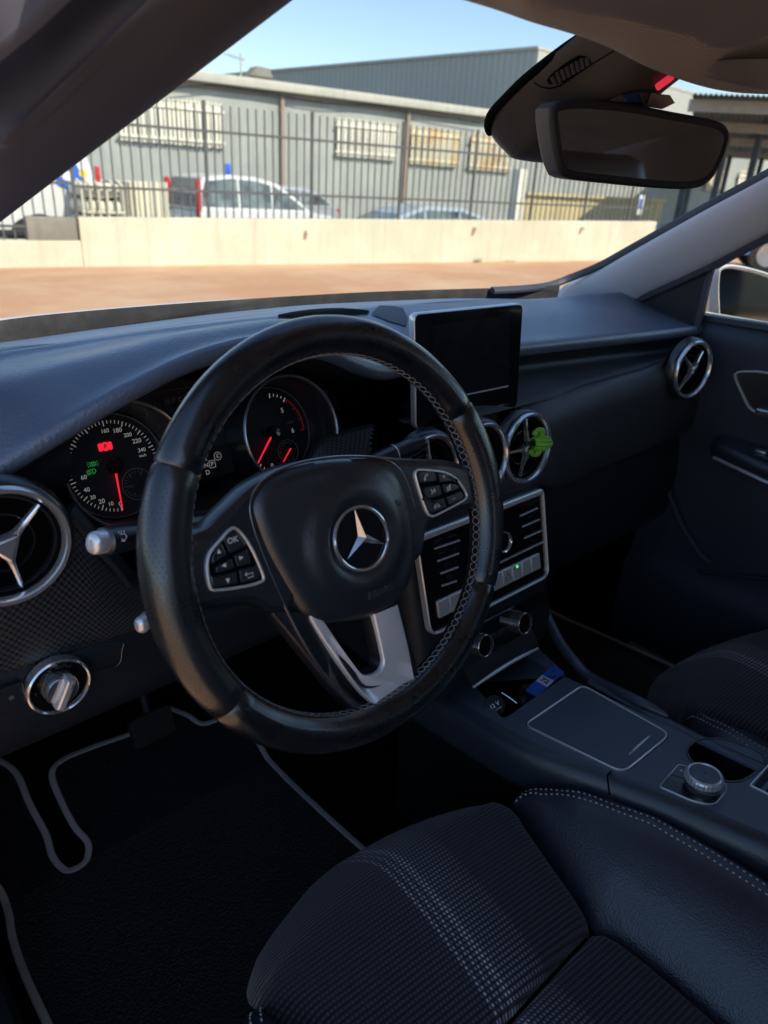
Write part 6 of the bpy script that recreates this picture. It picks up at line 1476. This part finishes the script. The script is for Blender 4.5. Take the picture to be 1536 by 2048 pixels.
# papers tucked behind the mirror and a sticker low on the glass
tk = thing('blue_card', 'small folded blue and red cards tucked behind the mirror', 'card', T(at(1265, 195, 'y', .03)))
for pts_, mt in ((((1222, 192), (1240, 182), (1252, 190), (1250, 206), (1222, 206)), simple('grey_card', (.12, .125, .15), .5)), (((1240, 184), (1272, 176), (1280, 204), (1250, 206)), simple('blue_card_print', (.02, .06, .22), .4)), (((1300, 178), (1340, 190), (1350, 206), (1325, 218), (1290, 205)), simple('dark_red_card', (.10, .012, .02), .5)), (((1274, 176), (1300, 178), (1318, 196), (1290, 206)), simple('brown_grey_card', (.06, .05, .055), .5))):
    ps = [on_h(x, y, .004) or at(x, y, 'y', .02) for x, y in pts_]; g = G(); n = len(ps); g.add([tuple(p) for p in ps]+[tuple(p+Vector((.001, .002, 0))) for p in ps], [list(range(n)), list(range(n, 2*n))[::-1]]+[[i, i+n, (i+1) % n+n, (i+1) % n] for i in range(n)]); g.build('card', mt, tk)
stk = [on(x, y, GO+GN*.03, GN) for x, y in ((1027, 293), (1075, 262), (1100, 302), (1080, 308))]
g = G(); g.add([tuple(p) for p in stk], [[0, 1, 2, 3]]); o_ = g.build('glass_sticker', simple('blue_sticker', (.05, .13, .28), .3), I4 and None); tag(o_, 'blue triangular sticker edge showing on the glass left of the mirror', 'sticker')
stk = [on(x, y, GO+GN*.031, GN) for x, y in ((1044, 290), (1074, 271), (1088, 296), (1078, 299))]
g = G(); g.add([tuple(p) for p in stk], [[0, 1, 2, 3]]); c_ = g.build('sticker_print', simple('pale_sticker_print', (.30, .27, .25), .5), o_)
stk = [on(x, y, GO+GN*.032, GN) for x, y in ((1058, 288), (1078, 279), (1086, 292), (1080, 294))]
g = G(); g.add([tuple(p) for p in stk], [[0, 1, 2, 3]]); g.build('sticker_centre', M_void, o_)

MO = Vector((.36, .012, 1.222)); MN = Vector((-.292, -.956, -.01)).normalized(); MF = facing(MO, MN)
def mi(px, py, dz=0.):
    p = on(px, py, MO+MN*dz, MN)-MO; return (p.dot(MF.col[0].xyz), p.dot(MF.col[1].xyz))
mr = thing('rear_view_mirror', 'black interior rear view mirror hanging below the roof in front of the windscreen', 'rear view mirror', MF)
fo = [tuple(p) for p in spline([mi(x, y, .0) for x, y in ((1105, 216), (1122, 203), (1170, 199), (1260, 207), (1350, 224), (1425, 238), (1452, 250), (1461, 268), (1456, 295), (1440, 335), (1422, 362), (1395, 376), (1340, 378), (1240, 369), (1145, 358), (1125, 345), (1114, 305), (1106, 250))], 72, True)]
fo = ccw(fo); g = G(MF)
secs = [[(x*.86-.004, y*.80+.004, -.034) for x, y in fo], [(x*.95-.003, y*.93+.002, -.030) for x, y in fo], [(x-.002, y, -.022) for x, y in fo], [(x, y, -.006) for x, y in fo], [(x, y, -.002) for x, y in fo], [(x, y, .0) for x, y in inset(fo, .0015)], [(x, y, .0005) for x, y in inset(fo, .0045)], [(x, y, -.001) for x, y in inset(fo, .0075)]]
g.sections(secs[:5]); 
mh = g.build('housing', M_hous, mr, 50)
g = G(MF); g.grid(secs[3:], cu=True); g.build('bezel', M_blackm, mr, 50)
t = NT('mirror_silvering'); t.set(color=(.86, .86, .84), metal=1., rough=.03); M_mirr = t.m
g = G(MF); g.prism(inset(fo, .0070), -.006, -.0012); g.build('mirror_glass', M_mirr, mr)
g = G(); g.tube([tuple(MO-MN*.03), tuple(MO-MN*.05+Vector((0, .02, .03))), (.36, .07, 1.275)], [.012, .014, .018], 12); g.build('stem', M_blackm, mr)
# ------------------------------------------------------------------ passenger door
door = thing('passenger_door', 'dark passenger door with silver framed handle recess and padded armrest', 'car door', T(1.08, -.2, .2))
M_door = leatherlike('door_skin', lift((.019, .021, .024), .8), .5, 620, .35, .5)
rows = []
for y in (.235, .20, .12, .0, -.2, -.45, -.68):
    rows.append([(1.062, y, .972), (1.048, y, .968), (1.038, y, .955), (1.035, y, .93), (1.038, y, .88), (1.042, y, .80), (1.046, y, .745), (1.05, y, .70), (1.045, y, .60), (1.04, y, .48), (1.02, y, .42), (1.015, y, .33), (1.03, y, .25), (1.05, y, .22)])
g = G(); g.loft(rows, 60, 40, flip=False); g.build('door_panel', M_door, door, 60)
g = G(); g.loft([[(x+.07, y, z) for x, y, z in r_] for r_ in rows], 30, 20, flip=True); g.build('outer_skin', M_hood, door)
def dr(px, py, x=1.036): return at(px, py, 'x', x)
DFm = frame((1.036, 0, 0), (0, -1, 0), (0, 0, 1), (-1, 0, 0))
def dl_(px, py, x=1.036): p = dr(px, py, x); return (-p.y, p.z)
ho = [dl_(x, y) for x, y in ((1468, 752), (1478, 742), (1500, 741), (1536, 744))]; ho2 = [dl_(x, y) for x, y in ((1536, 836), (1515, 828), (1497, 815), (1484, 790))]
yl = ho[-1][0]; o = ccw(ho+[(yl+.10, ho[-1][1]-.004), (yl+.155, ho[-1][1]-.02), (yl+.15, ho2[0][1]+.02), (yl+.11, ho2[0][1])]+ho2); o = [tuple(p) for p in spline(o, 60, True)]; o = ccw(o)
g = G(DFm); g.ringframe(o, inset(o, .0035), -.012, .004, b=.001); hf = g.build('handle_surround', M_silver, door)
g = G(DFm); g.prism(inset(o, .003), -.014, -.001); g.build('handle_recess', M_blackp, hf)
g = G(DFm); g.prism(rounded([(yl+.0, o[0][1]-.03), (yl+.09, o[0][1]-.026), (yl+.09, o[0][1]-.012), (yl+.0, o[0][1]-.014)], .004), -.001, .012, .004); g.build('door_handle', M_darkchrome, hf)
# armrest
rows = []
for y, x0, z in ((.118, 1.03, .748), (.105, 1.0, .757), (.085, .985, .760), (.04, .972, .757), (-.02, .962, .752), (-.10, .955, .748), (-.3, .952, .745), (-.5, .96, .745)):
    rows.append([(1.05, y, z+.006), (1.02, y, z+.002) if x0 < 1.02 else (1.04, y, z+.004), (x0+.012, y, z), (x0+.003, y, z-.003), (x0, y, z-.010), (x0+.004, y, z-.024), (x0+.018, y, z-.034), (1.05, y, z-.045)])
g = G(); g.loft(rows, 30, 60); ar = g.build('armrest', M_consl, door, 60)
g = G(); g.tube([tuple(p) for p in spline([(x0+.006, y, z-.030) for y, x0, z in ((.095, .990, .758), (.04, .972, .757), (-.02, .962, .752), (-.10, .955, .748), (-.3, .952, .745))], 30)], .0034, 8); g.build('armrest_trim', M_silver, ar)
q = dr(1520, 922, .99); g = G(); g.box((1.0, -.02, .757), (.04, .10, .010), b=.003); sw_ = g.build('switch_pod', M_blackp, ar); g = G(); g.box((1.0, .015, .764), (.02, .022, .008), b=.003); g.box((1.0, -.02, .764), (.02, .022, .008), b=.003); g.build('window_switch', M_darkchrome, sw_)
# lower pocket ribs
for pts in (((1330, 960), (1360, 1040), (1395, 1100), (1420, 1125)), ((1395, 1143), (1450, 1150), (1536, 1158))):
    g = G(); g.tube([tuple(p) for p in spline([tuple(dr(x, y, 1.03)) for x, y in pts], 20)], .006, 8, sx=.6); g.build('pocket_rib', M_door, door)
# mirror corner panel, window frame and glass
g = G(); ps = [dr(1258, 612, 1.02), dr(1300, 590, 1.02), dr(1422, 527, 1.02), dr(1396, 650, 1.026), dr(1330, 634, 1.02)]
n = len(ps); g.add([tuple(p) for p in ps]+[tuple(p+Vector((.02, 0, 0))) for p in ps], [list(range(n)), list(range(n, 2*n))[::-1]]+[[i, i+n, (i+1) % n+n, (i+1) % n] for i in range(n)]); g.build('corner_panel', M_blackm, door)
g = G(); g.tube([tuple(x) for x in spline([tuple(dr(x, y, 1.024)) for x, y in ((1392, 660), (1402, 620), (1414, 570), (1428, 524))], 20)], .0065, 8); g.build('window_channel', M_seal, door)
g = G(); g.bar((1.052, .21, .972), (1.052, -.68, .985), .016, .010); g.build('window_seal', M_seal, door); g = G(); g.bar((1.064, .21, .976), (1.064, -.68, .989), .006, .006); g.build('sill_trim', M_silver, door)
g = G(); g.add([(1.058, .20, .96), (1.058, -.70, .97), (1.0, -.70, 1.32), (1.0, -.10, 1.30), (1.03, .10, 1.14)], [[0, 1, 2, 3, 4]]); g.build('window_glass', M_sglass, door)
g = G(); g.tube([tuple(x) for x in spline([(1.03, .20, 1.075), (1.015, .10, 1.15), (.99, -.05, 1.255), (.97, -.20, 1.315), (.965, -.45, 1.33), (.97, -.72, 1.32)], 30)], .016, 8); g.build('window_frame', M_seal, door)

# ------------------------------------------------------------------ wing mirror on the passenger side
WMO = at(1490, 600, 'x', 1.245); WMN = Vector((-.42, -.90, .04)).normalized(); WF2 = facing(WMO, WMN)
def wm(px, py, dz=0.):
    p = on(px, py, WMO+WMN*dz, WMN)-WMO; return (p.dot(WF2.col[0].xyz), p.dot(WF2.col[1].xyz))
wgm = thing('wing_mirror', 'pale silver wing mirror outside the passenger window', 'wing mirror', WF2)
op = [wm(x, y) for x, y in ((1434, 545), (1446, 531), (1475, 530), (1536, 546))]; lo = [wm(x, y) for x, y in ((1536, 676), (1480, 668), (1441, 662), (1432, 600))]
o = op+[(op[-1][0]+.05, op[-1][1]-.02), (op[-1][0]+.075, op[-1][1]-.05), (lo[0][0]+.07, lo[0][1]+.04), (lo[0][0]+.04, lo[0][1]+.01)]+lo
o = ccw([tuple(p) for p in spline(o, 64, True)])
g = G(WF2); cx_ = sum(p[0] for p in o)/64; cy_ = sum(p[1] for p in o)/64; sk = lambda f_: [((x-cx_)*f_+cx_, (y-cy_)*f_+cy_) for x, y in o]
g.sections([[(x, y, -.085) for x, y in sk(.45)], [(x, y, -.075) for x, y in sk(.68)], [(x, y, -.05) for x, y in sk(.88)], [(x, y, -.02) for x, y in sk(.98)], [(x, y, .0) for x, y in o], [(x, y, .004) for x, y in inset(o, .003)], [(x, y, .001) for x, y in inset(o, .0075)], [(x, y, -.008) for x, y in inset(o, .009)]]); g.build('housing', M_hood, wgm, 50)
t = NT('wing_mirror_silvering'); t.set(color=(.24, .235, .22), metal=1., rough=.05); g = G(WF2); g.prism(inset(o, .0088), -.009, -.004); g.build('mirror_glass', t.m, wgm)
g = G(); g.tube([(1.06, .27, .95), (1.12, .275, .955), (1.2, .29, .965)], [.02, .018, .02], 10, sy=.6); g.build('mirror_arm', M_seal, wgm)
# added behind the car to fill the mirror reflections: dark car, pale wall
bw = thing('boundary_wall', 'pale rendered boundary wall behind the car, seen only in the wing mirror', 'wall', T(9, -14, 0)); g = G(); g.box((8, -16, 1.6), (40, .3, 3.2)); g.build('wall_face', M_concrete, bw)
car('estate_car', 'dark estate car parked behind, seen only in the wing mirror glass', T(2.2, -5.5, 0) @ RZ(R(-80)), M_cardark, mpv_prof, mpv_gl[::-1], 4.4, 1.78, (.75, 3.45), .14)
